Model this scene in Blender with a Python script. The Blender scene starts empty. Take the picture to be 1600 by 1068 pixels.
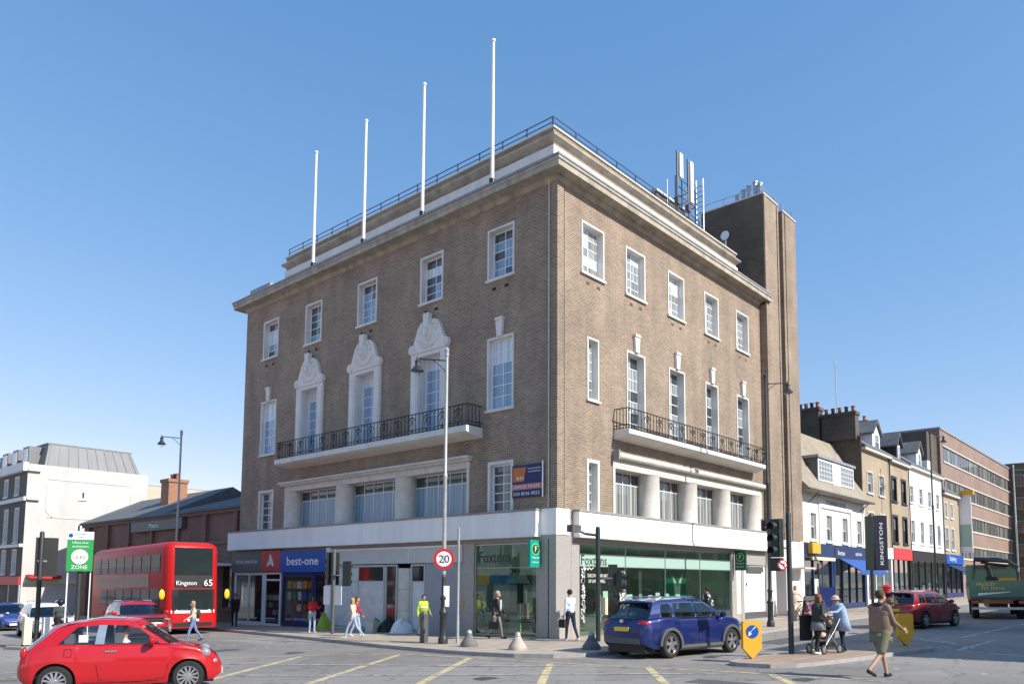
import bpy, bmesh, math, random
from math import sin, cos, pi, radians, sqrt, atan2
from mathutils import Vector, Matrix
random.seed(7)
S = bpy.context.scene
COL = S.collection
# ------------------------------------------------------------------ camera
def cam_basis():
    p, r, y = radians(5.1027), radians(.234), radians(41.006)
    fw = Vector((cos(y)*cos(p), sin(y)*cos(p), sin(p)))
    rt = Vector((sin(y), -cos(y), 0)); up = rt.cross(fw)
    return rt*cos(r)+up*sin(r), up*cos(r)-rt*sin(r), fw
cd = bpy.data.cameras.new('camera'); cam = bpy.data.objects.new('camera', cd); COL.objects.link(cam)
_R, _U, _F = cam_basis()
cam.matrix_world = Matrix(((_R.x,_U.x,-_F.x,-22.42),(_R.y,_U.y,-_F.y,-18.32),(_R.z,_U.z,-_F.z,2.2),(0,0,0,1)))
cd.sensor_width = 36; cd.lens = 36*1203.8/1600; cd.shift_x = -.0201; cd.shift_y = .1659
cd.clip_start = .1; cd.clip_end = 3000
S.camera = cam
# ------------------------------------------------------------------ light
SUN_EL, SUN_AZ = radians(37), (.2, -1.0)
W = bpy.data.worlds.new('World'); S.world = W; W.use_nodes = True
nt = W.node_tree; bg = nt.nodes['Background']
sky = nt.nodes.new('ShaderNodeTexSky'); sky.sky_type = 'NISHITA'; sky.sun_disc = False
sky.sun_elevation = SUN_EL; sky.sun_rotation = atan2(SUN_AZ[0], SUN_AZ[1])
sky.air_density = 1.0; sky.dust_density = 0.; sky.ozone_density = 3.2; sky.altitude = 50
sp_ = nt.nodes.new('ShaderNodeSeparateColor'); cb_ = nt.nodes.new('ShaderNodeCombineColor'); nt.links.new(sky.outputs[0], sp_.inputs[0])
for i_, (k_, g_) in enumerate(((.82, 1.), (1.16, .67), (1.76, .5))):     # even grade of the whole sky: a flatter, bluer gradient
    pw = nt.nodes.new('ShaderNodeMath'); pw.operation = 'POWER'; pw.inputs[1].default_value = g_; nt.links.new(sp_.outputs[i_], pw.inputs[0])
    ml = nt.nodes.new('ShaderNodeMath'); ml.operation = 'MULTIPLY'; ml.inputs[1].default_value = k_*.95; nt.links.new(pw.outputs[0], ml.inputs[0]); nt.links.new(ml.outputs[0], cb_.inputs[i_])
nt.links.new(cb_.outputs[0], bg.inputs[0]); bg.inputs[1].default_value = .112
sd = bpy.data.lights.new('sun', 'SUN'); sun = bpy.data.objects.new('sun', sd); COL.objects.link(sun)
sd.energy = 2.85; sd.angle = radians(.53); sd.color = (1, .94, .85)
_h = Vector((SUN_AZ[0], SUN_AZ[1], 0)).normalized()
sun.rotation_euler = Vector((_h.x*cos(SUN_EL), _h.y*cos(SUN_EL), sin(SUN_EL))).to_track_quat('Z', 'Y').to_euler()
sun.location = (20, -60, 60)
vs = S.view_settings; vs.view_transform = 'Standard'; vs.look = 'None'; vs.exposure = 1.12; vs.gamma = 1; vs.use_curve_mapping = False
S.render.engine = 'CYCLES'
S.cycles.max_bounces = 6; S.cycles.transparent_max_bounces = 12; S.cycles.transmission_bounces = 4
S.cycles.caustics_reflective = False; S.cycles.caustics_refractive = False
# ------------------------------------------------------------------ materials
MT = {}
def M(name, col, rough=.6, var=.0, scale=3., metal=0., bump=0., spec=.5, coat=0., detail=4, streak=None):
    if name in MT: return MT[name]
    m = bpy.data.materials.new(name); m.use_nodes = True; t = m.node_tree; b = t.nodes['Principled BSDF']
    b.inputs['Base Color'].default_value = (*col, 1); b.inputs['Roughness'].default_value = rough
    b.inputs['Metallic'].default_value = metal; b.inputs['Specular IOR Level'].default_value = spec
    b.inputs['Coat Weight'].default_value = coat; b.inputs['Coat Roughness'].default_value = .06
    if var or bump:
        g = t.nodes.new('ShaderNodeNewGeometry'); n = t.nodes.new('ShaderNodeTexNoise')
        n.inputs['Scale'].default_value = scale; n.inputs['Detail'].default_value = detail; n.inputs['Roughness'].default_value = .65
        if streak:
            mp = t.nodes.new('ShaderNodeMapping'); mp.inputs['Scale'].default_value = streak
            t.links.new(g.outputs['Position'], mp.inputs[0]); t.links.new(mp.outputs[0], n.inputs['Vector'])
        else: t.links.new(g.outputs['Position'], n.inputs['Vector'])
        if var:
            r = t.nodes.new('ShaderNodeMapRange'); r.inputs[1].default_value = .3; r.inputs[2].default_value = .7
            r.inputs[3].default_value = 1-var; r.inputs[4].default_value = 1+var
            mx = t.nodes.new('ShaderNodeVectorMath'); mx.operation = 'SCALE'; mx.inputs[0].default_value = col
            t.links.new(n.outputs['Fac'], r.inputs[0]); t.links.new(r.outputs[0], mx.inputs['Scale']); t.links.new(mx.outputs[0], b.inputs['Base Color'])
        if bump:
            bp = t.nodes.new('ShaderNodeBump'); bp.inputs['Strength'].default_value = bump; bp.inputs['Distance'].default_value = .02
            t.links.new(n.outputs['Fac'], bp.inputs['Height']); t.links.new(bp.outputs[0], b.inputs['Normal'])
    MT[name] = m; return m
def brickmat(name, c1, c2, mortar, w=.225, h=.075, ms=.012, var=.14, rough=.85, flat=False, vs_=.35, off=.5, soot=0.):
    m = bpy.data.materials.new(name); m.use_nodes = True; t = m.node_tree; b = t.nodes['Principled BSDF']
    g = t.nodes.new('ShaderNodeNewGeometry'); s = t.nodes.new('ShaderNodeSeparateXYZ'); t.links.new(g.outputs['Position'], s.inputs[0])
    c = t.nodes.new('ShaderNodeCombineXYZ')
    if flat: t.links.new(s.outputs[0], c.inputs[0]); t.links.new(s.outputs[1], c.inputs[1])
    else:
        a = t.nodes.new('ShaderNodeMath'); a.operation = 'ADD'; t.links.new(s.outputs[0], a.inputs[0]); t.links.new(s.outputs[1], a.inputs[1])
        t.links.new(a.outputs[0], c.inputs[0]); t.links.new(s.outputs[2], c.inputs[1])
    k = t.nodes.new('ShaderNodeTexBrick'); t.links.new(c.outputs[0], k.inputs['Vector']); k.offset = off
    k.inputs['Scale'].default_value = 1; k.inputs['Brick Width'].default_value = w; k.inputs['Row Height'].default_value = h
    k.inputs['Mortar Size'].default_value = ms; k.inputs['Bias'].default_value = 0; k.inputs['Mortar Smooth'].default_value = .2
    k.inputs['Color1'].default_value = (*c1, 1); k.inputs['Color2'].default_value = (*c2, 1); k.inputs['Mortar'].default_value = (*mortar, 1)
    n = t.nodes.new('ShaderNodeTexNoise'); n.inputs['Scale'].default_value = vs_; n.inputs['Detail'].default_value = 7; n.inputs['Roughness'].default_value = .65
    t.links.new(g.outputs['Position'], n.inputs['Vector'])
    r = t.nodes.new('ShaderNodeMapRange'); r.inputs[1].default_value = .3; r.inputs[2].default_value = .7; r.inputs[3].default_value = 1-var; r.inputs[4].default_value = 1+var
    t.links.new(n.outputs['Fac'], r.inputs[0])
    x = t.nodes.new('ShaderNodeVectorMath'); x.operation = 'SCALE'; t.links.new(k.outputs['Color'], x.inputs[0]); t.links.new(r.outputs[0], x.inputs['Scale'])
    if soot:      # long vertical rain streaks and soot patches
        mp = t.nodes.new('ShaderNodeMapping'); mp.inputs['Scale'].default_value = (1.1, 1.1, .13); t.links.new(g.outputs['Position'], mp.inputs[0])
        n2 = t.nodes.new('ShaderNodeTexNoise'); n2.inputs['Scale'].default_value = 1.; n2.inputs['Detail'].default_value = 6; t.links.new(mp.outputs[0], n2.inputs['Vector'])
        r2 = t.nodes.new('ShaderNodeMapRange'); r2.inputs[1].default_value = .34; r2.inputs[2].default_value = .62; r2.inputs[3].default_value = 1-soot; r2.inputs[4].default_value = 1.08; t.links.new(n2.outputs['Fac'], r2.inputs[0])
        x2 = t.nodes.new('ShaderNodeVectorMath'); x2.operation = 'SCALE'; t.links.new(x.outputs[0], x2.inputs[0]); t.links.new(r2.outputs[0], x2.inputs['Scale']); x = x2
    t.links.new(x.outputs[0], b.inputs['Base Color']); b.inputs['Roughness'].default_value = rough
    bp = t.nodes.new('ShaderNodeBump'); bp.inputs['Strength'].default_value = .35; bp.inputs['Distance'].default_value = .01; bp.invert = True
    t.links.new(k.outputs['Fac'], bp.inputs['Height']); t.links.new(bp.outputs[0], b.inputs['Normal'])
    MT[name] = m; return m
def clearglass(name, tint, refl=.12, rough=.01):
    m = bpy.data.materials.new(name); m.use_nodes = True; t = m.node_tree; t.nodes.remove(t.nodes['Principled BSDF'])
    o = t.nodes['Material Output']; a = t.nodes.new('ShaderNodeBsdfTransparent'); a.inputs[0].default_value = (*tint, 1)
    g = t.nodes.new('ShaderNodeBsdfGlossy'); g.inputs['Roughness'].default_value = rough; g.inputs[0].default_value = (1, 1, 1, 1)
    f = t.nodes.new('ShaderNodeFresnel'); gq = t.nodes.new('ShaderNodeNewGeometry'); rq = t.nodes.new('ShaderNodeMapRange'); rq.inputs[3].default_value = 1.5; rq.inputs[4].default_value = 1/1.5
    t.links.new(gq.outputs['Backfacing'], rq.inputs[0]); t.links.new(rq.outputs[0], f.inputs[0])
    ad = t.nodes.new('ShaderNodeMath'); ad.operation = 'ADD'; ad.inputs[1].default_value = refl; ad.use_clamp = True
    mx = t.nodes.new('ShaderNodeMixShader'); t.links.new(f.outputs[0], ad.inputs[0]); t.links.new(ad.outputs[0], mx.inputs[0])
    t.links.new(a.outputs[0], mx.inputs[1]); t.links.new(g.outputs[0], mx.inputs[2]); t.links.new(mx.outputs[0], o.inputs[0])
    MT[name] = m; return m
def blindmat(name, c1, c2, freq=6., refl=.5):
    # vertical-slat blinds close behind a pane
    m = bpy.data.materials.new(name); m.use_nodes = True; t = m.node_tree; b = t.nodes['Principled BSDF']
    g = t.nodes.new('ShaderNodeNewGeometry'); s = t.nodes.new('ShaderNodeSeparateXYZ'); t.links.new(g.outputs['Position'], s.inputs[0])
    a = t.nodes.new('ShaderNodeMath'); a.operation = 'ADD'; t.links.new(s.outputs[0], a.inputs[0]); t.links.new(s.outputs[1], a.inputs[1])
    c = t.nodes.new('ShaderNodeMath'); c.operation = 'MULTIPLY'; c.inputs[1].default_value = freq; t.links.new(a.outputs[0], c.inputs[0])
    d = t.nodes.new('ShaderNodeTexNoise'); d.noise_dimensions = '1D'; d.inputs['Scale'].default_value = 1; d.inputs['Detail'].default_value = 2
    t.links.new(c.outputs[0], d.inputs['W'])
    r = t.nodes.new('ShaderNodeValToRGB'); r.color_ramp.elements[0].position = .35; r.color_ramp.elements[1].position = .65
    r.color_ramp.elements[0].color = (*c1, 1); r.color_ramp.elements[1].color = (*c2, 1)
    t.links.new(d.outputs['Fac'], r.inputs[0]); t.links.new(r.outputs[0], b.inputs['Base Color'])
    b.inputs['Roughness'].default_value = .5; b.inputs['Coat Weight'].default_value = 1; b.inputs['Coat Roughness'].default_value = .015; b.inputs['Coat IOR'].default_value = 1.7
    MT[name] = m; return m
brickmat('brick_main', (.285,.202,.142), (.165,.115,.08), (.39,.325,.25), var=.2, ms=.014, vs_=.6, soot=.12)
brickmat('brick_yellow', (.40,.30,.19), (.33,.25,.16), (.42,.38,.3), var=.16)
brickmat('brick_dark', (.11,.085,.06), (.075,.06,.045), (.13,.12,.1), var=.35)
brickmat('brick_red', (.24,.10,.07), (.19,.085,.06), (.24,.2,.17), var=.2)
brickmat('brick_office', (.28,.175,.135), (.235,.145,.11), (.30,.25,.22), var=.16)
brickmat('brick_station', (.25,.105,.07), (.18,.075,.05), (.2,.16,.13), var=.3)
brickmat('brick_grey', (.13,.12,.10), (.10,.09,.08), (.15,.14,.12), var=.2)
brickmat('roof_tile', (.40,.34,.26), (.33,.28,.21), (.2,.17,.13), w=.17, h=.11, ms=.012, var=.22)
brickmat('slate', (.13,.14,.15), (.17,.175,.18), (.07,.07,.075), w=.3, h=.2, ms=.012, var=.2)
brickmat('paving', (.47,.395,.315), (.40,.335,.265), (.25,.21,.17), w=.6, h=.45, ms=.012, var=.16, flat=True, vs_=.8)
brickmat('island_paving', (.42,.30,.22), (.38,.27,.20), (.24,.18,.14), w=.4, h=.4, ms=.014, var=.14, flat=True, vs_=.8, off=0)
clearglass('shop_glass', (.88,.94,.92), .05); clearglass('car_glass', (.42,.48,.48), .06); clearglass('clear_glass', (.95,.96,.96), .03)
blindmat('blind_blue', (.12,.22,.31), (.27,.42,.52), 9); blindmat('blind_grey', (.10,.115,.11), (.34,.35,.33), 8); blindmat('net_white', (.5,.56,.62), (.75,.79,.83), 5)
blindmat('net_right', (.16,.19,.21), (.42,.45,.46), 7); blindmat('net_sky_tint', (.16,.25,.40), (.34,.46,.62), 6); blindmat('room_dark', (.012,.016,.018), (.05,.06,.06), 3)  # blue nets on the left front: reflected sky put into the base colour
M('stone', (.64,.60,.53), .75, .12, 2.5, bump=.15); M('stone_weathered', (.40,.36,.29), .8, .32, 1.6, bump=.2, streak=(1,1,.6)); M('bell_iron', (.15,.15,.14), .7, .25, 8); M('stone_white', (.72,.70,.66), .7, .10, 2, bump=.15, streak=(1,1,.4)); M('stone_grey', (.30,.285,.26), .7, .12, 4)
M('white_paint', (.82,.82,.81), .55, .03, 1.5); M('fascia_white', (.88,.865,.835), .45, .07, 1.6, streak=(1,1,.12)); M('render_white', (.83,.81,.77), .8, .06, .6, streak=(1,1,.25))
M('window_white', (.82,.83,.84), .4); M('lead', (.27,.29,.31), .55, .18, 3, metal=.0, spec=.6); M('black_iron', (.014,.014,.016), .45, spec=.5); M('rail_blue', (.06,.09,.16), .5)
M('flagpole_paint', (.80,.78,.75), .5, .08, 3); M('granite', (.38,.355,.325), .5, .16, 12); M('granite_dark', (.10,.10,.11), .3, .2, 30)
M('lamp_silver', (.42,.43,.42), .5, .12, 5, metal=.3); M('lamp_black', (.03,.034,.036), .45, .2, 8); M('steel', (.45,.46,.47), .35, metal=.8); M('concrete', (.40,.385,.36), .85, .14, 5, bump=.2)
M('kerb_stone', (.36,.34,.32), .8, .14, 4); M('yellow_paint', (.60,.47,.20), .7, .3, 5); M('white_line', (.62,.62,.60), .7, .25, 5); M('rubber', (.018,.018,.019), .8, .2, 10)
M('plastic_black', (.016,.017,.018), .45); M('plastic_grey', (.10,.105,.11), .5); M('rim_silver', (.55,.56,.57), .3, metal=.85); M('chrome', (.75,.76,.77), .15, metal=1.)
M('interior_dark', (.02,.02,.022), .8); M('wood_door', (.12,.07,.04), .5); M('signal_yellow', (.80,.42,.03), .5); M('signal_cream', (.76,.70,.48), .5); M('traffic_green_dark', (.02,.028,.026), .45)
M('plate_yellow', (.78,.58,.06), .5); M('plate_white', (.8,.8,.78), .5); M('lens_red', (.45,.01,.012), .15, coat=.6); M('lens_clear', (.36,.38,.40), .12, metal=.3, spec=.8, coat=1.); M('lens_orange', (.7,.22,.02), .2)
M('foxtons_green', (.0,.085,.05), .35); M('emerald', (.0,.33,.24), .4); M('letter_dark', (.01,.02,.018), .4); M('white_plain', (.86,.86,.86), .5); M('frost', (.34,.50,.43), .6)
def asphalt():
    m = bpy.data.materials.new('asphalt'); m.use_nodes = True; t = m.node_tree; b = t.nodes['Principled BSDF']
    g = t.nodes.new('ShaderNodeNewGeometry')
    def noise(s, d, st=(1,1,1)):
        mp = t.nodes.new('ShaderNodeMapping'); mp.inputs['Scale'].default_value = st; mp.inputs['Rotation'].default_value = (0,0,.5); t.links.new(g.outputs['Position'], mp.inputs[0])
        n = t.nodes.new('ShaderNodeTexNoise'); n.inputs['Scale'].default_value = s; n.inputs['Detail'].default_value = d; t.links.new(mp.outputs[0], n.inputs['Vector']); return n
    a = noise(.16, 5, (1,.35,1)); c = noise(14, 4); v = t.nodes.new('ShaderNodeTexVoronoi'); v.inputs['Scale'].default_value = .22; t.links.new(g.outputs['Position'], v.inputs['Vector'])
    r1 = t.nodes.new('ShaderNodeMapRange'); r1.inputs[1].default_value = .3; r1.inputs[2].default_value = .7; r1.inputs[3].default_value = .78; r1.inputs[4].default_value = 1.2; t.links.new(a.outputs['Fac'], r1.inputs[0])
    r2 = t.nodes.new('ShaderNodeMapRange'); r2.inputs[3].default_value = .72; r2.inputs[4].default_value = 1.28; t.links.new(c.outputs['Fac'], r2.inputs[0])
    s3 = t.nodes.new('ShaderNodeSeparateXYZ'); t.links.new(v.outputs['Color'], s3.inputs[0])
    r3 = t.nodes.new('ShaderNodeMapRange'); r3.inputs[3].default_value = .88; r3.inputs[4].default_value = 1.1; t.links.new(s3.outputs[0], r3.inputs[0])
    m1 = t.nodes.new('ShaderNodeMath'); m1.operation = 'MULTIPLY'; t.links.new(r1.outputs[0], m1.inputs[0]); t.links.new(r2.outputs[0], m1.inputs[1])
    m2 = t.nodes.new('ShaderNodeMath'); m2.operation = 'MULTIPLY'; t.links.new(m1.outputs[0], m2.inputs[0]); t.links.new(r3.outputs[0], m2.inputs[1])
    vc = t.nodes.new('ShaderNodeTexVoronoi'); vc.feature = 'DISTANCE_TO_EDGE'; vc.inputs['Scale'].default_value = .55
    nd = noise(1.5, 3); vm = t.nodes.new('ShaderNodeVectorMath'); vm.operation = 'ADD'; t.links.new(g.outputs['Position'], vm.inputs[0]); t.links.new(nd.outputs['Color'], vm.inputs[1]); t.links.new(vm.outputs[0], vc.inputs['Vector'])
    rc = t.nodes.new('ShaderNodeMapRange'); rc.inputs[1].default_value = 0; rc.inputs[2].default_value = .022; rc.inputs[3].default_value = .62; rc.inputs[4].default_value = 1; t.links.new(vc.outputs['Distance'], rc.inputs[0])
    m3 = t.nodes.new('ShaderNodeMath'); m3.operation = 'MULTIPLY'; t.links.new(m2.outputs[0], m3.inputs[0]); t.links.new(rc.outputs[0], m3.inputs[1])
    oil = noise(.9, 2); ro = t.nodes.new('ShaderNodeMapRange'); ro.inputs[1].default_value = .62; ro.inputs[2].default_value = .74; ro.inputs[3].default_value = 1; ro.inputs[4].default_value = .66; t.links.new(oil.outputs['Fac'], ro.inputs[0])
    m4 = t.nodes.new('ShaderNodeMath'); m4.operation = 'MULTIPLY'; t.links.new(m3.outputs[0], m4.inputs[0]); t.links.new(ro.outputs[0], m4.inputs[1]); m2 = m4
    x = t.nodes.new('ShaderNodeVectorMath'); x.operation = 'SCALE'; x.inputs[0].default_value = (.262,.243,.222); t.links.new(m2.outputs[0], x.inputs['Scale'])
    t.links.new(x.outputs[0], b.inputs['Base Color']); b.inputs['Roughness'].default_value = .8
    bp = t.nodes.new('ShaderNodeBump'); bp.inputs['Strength'].default_value = .3; bp.inputs['Distance'].default_value = .01; t.links.new(c.outputs['Fac'], bp.inputs['Height']); t.links.new(bp.outputs[0], b.inputs['Normal'])
    MT['asphalt'] = m
asphalt()
def wornpaint(name, col, lo, hi):
    m = bpy.data.materials.new(name); m.use_nodes = True; t = m.node_tree; b = t.nodes['Principled BSDF']
    g = t.nodes.new('ShaderNodeNewGeometry'); n = t.nodes.new('ShaderNodeTexNoise'); n.inputs['Scale'].default_value = 3.2; n.inputs['Detail'].default_value = 9; n.inputs['Roughness'].default_value = .75; t.links.new(g.outputs['Position'], n.inputs['Vector'])
    r = t.nodes.new('ShaderNodeValToRGB'); r.color_ramp.elements[0].position = lo; r.color_ramp.elements[1].position = hi; r.color_ramp.elements[0].color = (.2,.19,.18,1); r.color_ramp.elements[1].color = (*col,1)
    t.links.new(n.outputs['Fac'], r.inputs[0]); t.links.new(r.outputs[0], b.inputs['Base Color']); b.inputs['Roughness'].default_value = .7; MT[name] = m
wornpaint('yellow_worn', (.66,.54,.28), .36, .54); wornpaint('white_worn', (.62,.62,.6), .38, .54)
def mm(x): return MT[x] if isinstance(x, str) else x
# ------------------------------------------------------------------ helpers
def gz(x, y): return -.0155*y + .012*max(x, 0)
def road(x, y): return gz(x, y)-.06
def pave(x, y): return gz(x, y)+.05
MAPL = lambda u, d, z: (-d, u, z)      # wall facing -x: u runs along y
MAPR = lambda u, d, z: (u, -d, z)      # wall facing -y: u runs along x
class MB:
    def __init__(s, mp=None): s.v = []; s.f = []; s.mi = []; s.mp = mp; s.cur = 0
    def add(s, vs_, fs):
        o = len(s.v); s.v += [s.mp(*p) if s.mp else tuple(p) for p in vs_]
        for f in fs: s.f.append([i+o for i in f]); s.mi.append(s.cur)
        return s
    def box(s, x0, x1, y0, y1, z0, z1):
        return s.add([(x, y, z) for z in (z0, z1) for y in (y0, y1) for x in (x0, x1)], [(0,2,3,1),(4,5,7,6),(0,1,5,4),(2,6,7,3),(0,4,6,2),(1,3,7,5)])
    def hexa(s, p): return s.add(p, [(0,3,2,1),(4,5,6,7),(0,1,5,4),(1,2,6,5),(2,3,7,6),(3,0,4,7)])
    def quad(s, a, b, c, d): return s.add([a, b, c, d], [(0,1,2,3)])
    def tube(s, pts, r, n=8, cap=True):
        P = [Vector(p) for p in pts]; R_ = r if isinstance(r, (list, tuple)) else [r]*len(P); vs_ = []; fs = []
        up = Vector((0,0,1))
        for i, p in enumerate(P):
            t = (P[min(i+1, len(P)-1)]-P[max(i-1, 0)]).normalized()
            a = t.cross(up)
            if a.length < .05: a = t.cross(Vector((1,0,0)))
            a.normalize(); b = t.cross(a)
            for k in range(n):
                q = p+(a*cos(2*pi*k/n)+b*sin(2*pi*k/n))*R_[i]; vs_.append(tuple(q))
        for i in range(len(P)-1):
            for k in range(n): fs.append((i*n+k, i*n+(k+1) % n, (i+1)*n+(k+1) % n, (i+1)*n+k))
        if cap: fs.append(tuple(range(n))); fs.append(tuple((len(P)-1)*n+k for k in range(n)))
        return s.add(vs_, fs)
    def lathe(s, prof, c=(0,0,0), n=16, axis='z', cap=True):
        vs_ = []; fs = []
        for r, z in prof:
            for k in range(n):
                a = 2*pi*k/n; q = (r*cos(a), r*sin(a), z)
                if axis == 'y': q = (q[0], q[2], q[1])
                elif axis == 'x': q = (q[2], q[0], q[1])
                vs_.append((q[0]+c[0], q[1]+c[1], q[2]+c[2]))
        m = len(prof)
        for i in range(m-1):
            for k in range(n): fs.append((i*n+k, i*n+(k+1) % n, (i+1)*n+(k+1) % n, (i+1)*n+k))
        if cap: fs.append(tuple(range(n))); fs.append(tuple((m-1)*n+k for k in range(n)))
        return s.add(vs_, fs)
    def prism(s, poly, d0, d1, plane='xz'):
        n = len(poly)
        if plane == 'xz': A = [(p[0], d0, p[1]) for p in poly]+[(p[0], d1, p[1]) for p in poly]
        elif plane == 'yz': A = [(d0, p[0], p[1]) for p in poly]+[(d1, p[0], p[1]) for p in poly]
        else: A = [(p[0], p[1], d0) for p in poly]+[(p[0], p[1], d1) for p in poly]
        return s.add(A, [tuple(range(n)), tuple(range(n, 2*n))]+[(i, (i+1) % n, n+(i+1) % n, n+i) for i in range(n)])
    def _ball(s, c, r, n=12, m=8, sc=(1,1,1)):
        vs_ = []; fs = []
        for i in range(m+1):
            for k in range(n):
                a = 2*pi*k/n; th = pi*i/m; q = max(sin(th), .002)
                vs_.append((c[0]+r*sc[0]*q*cos(a), c[1]+r*sc[1]*q*sin(a), c[2]-r*sc[2]*cos(th)))
        for i in range(m):
            for k in range(n): fs.append((i*n+k, i*n+(k+1) % n, (i+1)*n+(k+1) % n, (i+1)*n+k))
        fs.append(tuple(range(n))); fs.append(tuple(m*n+k for k in range(n)))
        return s.add(vs_, fs)
    def wall(s, u0, u1, z0, z1, holes, d=0.):
        us = sorted({u0, u1}|{h[i] for h in holes for i in (0, 1) if u0 < h[i] < u1}); zs = sorted({z0, z1}|{h[i] for h in holes for i in (2, 3) if z0 < h[i] < z1})
        for a, b in zip(us, us[1:]):
            for c, e in zip(zs, zs[1:]):
                um, zm = (a+b)/2, (c+e)/2
                if any(h[0] < um < h[1] and h[2] < zm < h[3] for h in holes): continue
                s.quad((a, d, c), (b, d, c), (b, d, e), (a, d, e))
        return s
    def build(s, name, mat, parent=None, smooth=False, loc=None, rz=None, ang=40, norm=True):
        me = bpy.data.meshes.new(name); me.from_pydata(s.v, [], s.f)
        for m_ in (mat if isinstance(mat, (list, tuple)) else [mat]): me.materials.append(mm(m_))
        if any(s.mi): me.polygons.foreach_set('material_index', s.mi)
        if norm:
            bm = bmesh.new(); bm.from_mesh(me); bmesh.ops.recalc_face_normals(bm, faces=bm.faces); bm.to_mesh(me); bm.free()
        if smooth:
            me.polygons.foreach_set('use_smooth', [True]*len(me.polygons)); me.set_sharp_from_angle(angle=radians(ang))
        me.update()
        o = bpy.data.objects.new(name, me); COL.objects.link(o)
        if parent: o.parent = parent
        if loc: o.location = loc
        if rz is not None: o.rotation_euler = (0, 0, rz)
        return o
def thing(name, label, cat, loc=(0,0,0), rz=0., group=None, tilt=False):
    o = bpy.data.objects.new(name, None); COL.objects.link(o); o['label'] = label; o['category'] = cat
    o.empty_display_size = .3
    if group: o['group'] = group
    if tilt: o.matrix_world = Matrix.Translation(loc) @ Matrix.Rotation(-.0155, 4, 'X') @ Matrix.Rotation(rz, 4, 'Z')
    else: o.location = loc; o.rotation_euler = (0, 0, rz)
    return o
def tag(o, label, cat, group=None, kind=None):
    if label: o['label'] = label; o['category'] = cat
    if group: o['group'] = group
    if kind: o['kind'] = kind
    return o
def clone(o, parent=None):
    c = o.copy(); COL.objects.link(c)
    if parent: c.parent = parent
    for ch in [k for k in bpy.data.objects if k.parent == o]: clone(ch, c)
    return c
_ub = {}
def ubox(name, mat, parent, x0, x1, y0, y1, z0, z1, mp=None):
    # a unit box shared by alike pieces, placed by location and scale
    a, b = (mp(x0, y0, z0), mp(x1, y1, z1)) if mp else ((x0, y0, z0), (x1, y1, z1))
    k = (name, mat)
    if k not in _ub:
        t = MB().box(-.5, .5, -.5, .5, -.5, .5).build(name, mat); _ub[k] = t.data; bpy.data.objects.remove(t)
    o = bpy.data.objects.new(name, _ub[k]); COL.objects.link(o); o.parent = parent
    o.location = [(p+q)/2 for p, q in zip(a, b)]; o.scale = [max(abs(q-p), .001) for p, q in zip(a, b)]
    return o
def text(parent, s, mat, origin, ux, uz, size, depth=.006, width=None, name='lettering', sheer=0., bold=0., center=False):
    # letters lie in the plane (ux, uz); origin is the start of the baseline, size the height of a capital
    cu = bpy.data.curves.new('t', 'FONT'); cu.body = s; cu.size = 1; cu.extrude = .5; cu.shear = sheer; cu.offset = bold; cu.resolution_u = 2
    t = bpy.data.objects.new('t', cu); COL.objects.link(t)
    me = bpy.data.meshes.new_from_object(t.evaluated_get(bpy.context.evaluated_depsgraph_get()))
    bpy.data.objects.remove(t); bpy.data.curves.remove(cu)
    me.name = name; me.materials.clear(); me.materials.append(mm(mat))
    w = max([v.co.x for v in me.vertices] or [1]); kz = size/.7; k = width/w if width else kz
    ux = Vector(ux).normalized(); uz = Vector(uz).normalized(); n = ux.cross(uz); o0 = Vector(origin)
    for v in me.vertices:
        x, y, z = v.co
        v.co = o0+ux*((x-(w/2 if center else 0))*k)+uz*(y*kz)+n*(z*depth)
    o = bpy.data.objects.new(name, me); COL.objects.link(o); o.parent = parent
    return o
def window(parent, mp, u0, u1, z0, z1, cols, rows, pm, depth=.26, sur=.13, sm='stone_white', fm='window_white', sill=True, proud=.035, bar=.035, fr=.06, dpane=None, rowz=None, name='window'):
    m = MB(mp)
    if sur > 0:
        m.box(u0, u0+sur, -depth-.06, proud, z0, z1); m.box(u1-sur, u1, -depth-.06, proud, z0, z1)
        m.box(u0+sur, u1-sur, -depth-.06, proud-.003, z1-sur, z1); m.box(u0+sur, u1-sur, -depth-.06, proud-.003, z0, z0+sur*.5)
    else: m.box(u0, u1, -depth-.08, -depth-.04, z0, z1)
    w = m.build(name, sm, parent)
    a, b, c, e = u0+sur, u1-sur, z0+sur*.5, z1-sur
    d0 = -depth
    f = MB(mp); f.box(a, a+fr, d0, d0+.05, c, e); f.box(b-fr, b, d0, d0+.05, c, e); f.box(a+fr, b-fr, d0, d0+.048, c, c+fr); f.box(a+fr, b-fr, d0, d0+.048, e-fr, e)
    ia, ib, ic, ie = a+fr, b-fr, c+fr, e-fr
    us = [ia+(ib-ia)*i/cols for i in range(cols+1)]; zs = rowz and [ic]+list(rowz)+[ie] or [ic+(ie-ic)*i/rows for i in range(rows+1)]
    for u in us[1:-1]: f.box(u-bar/2, u+bar/2, d0+.002, d0+.04, ic, ie)
    for z in zs[1:-1]:
        for p, q in zip(us, us[1:]): f.box(p+(bar/2 if p > ia else 0), q-(bar/2 if q < ib else 0), d0+.003, d0+.038, z-bar/2, z+bar/2)
    f.build('frame', fm, w)
    for i in range(cols):
        for j in range(len(zs)-1):
            p = pm(i, j) if callable(pm) else pm
            ubox('pane', p, w, us[i]+(bar/2 if i else 0), us[i+1]-(bar/2 if i < cols-1 else 0), d0+.012, d0+.02, zs[j]+(bar/2 if j else 0), zs[j+1]-(bar/2 if j < len(zs)-2 else 0), mp)
    if sill: MB(mp).box(u0-.06, u1+.06, -.05, .1, z0-.1, z0-.004).build('sill', sm, w)
    return w
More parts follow.
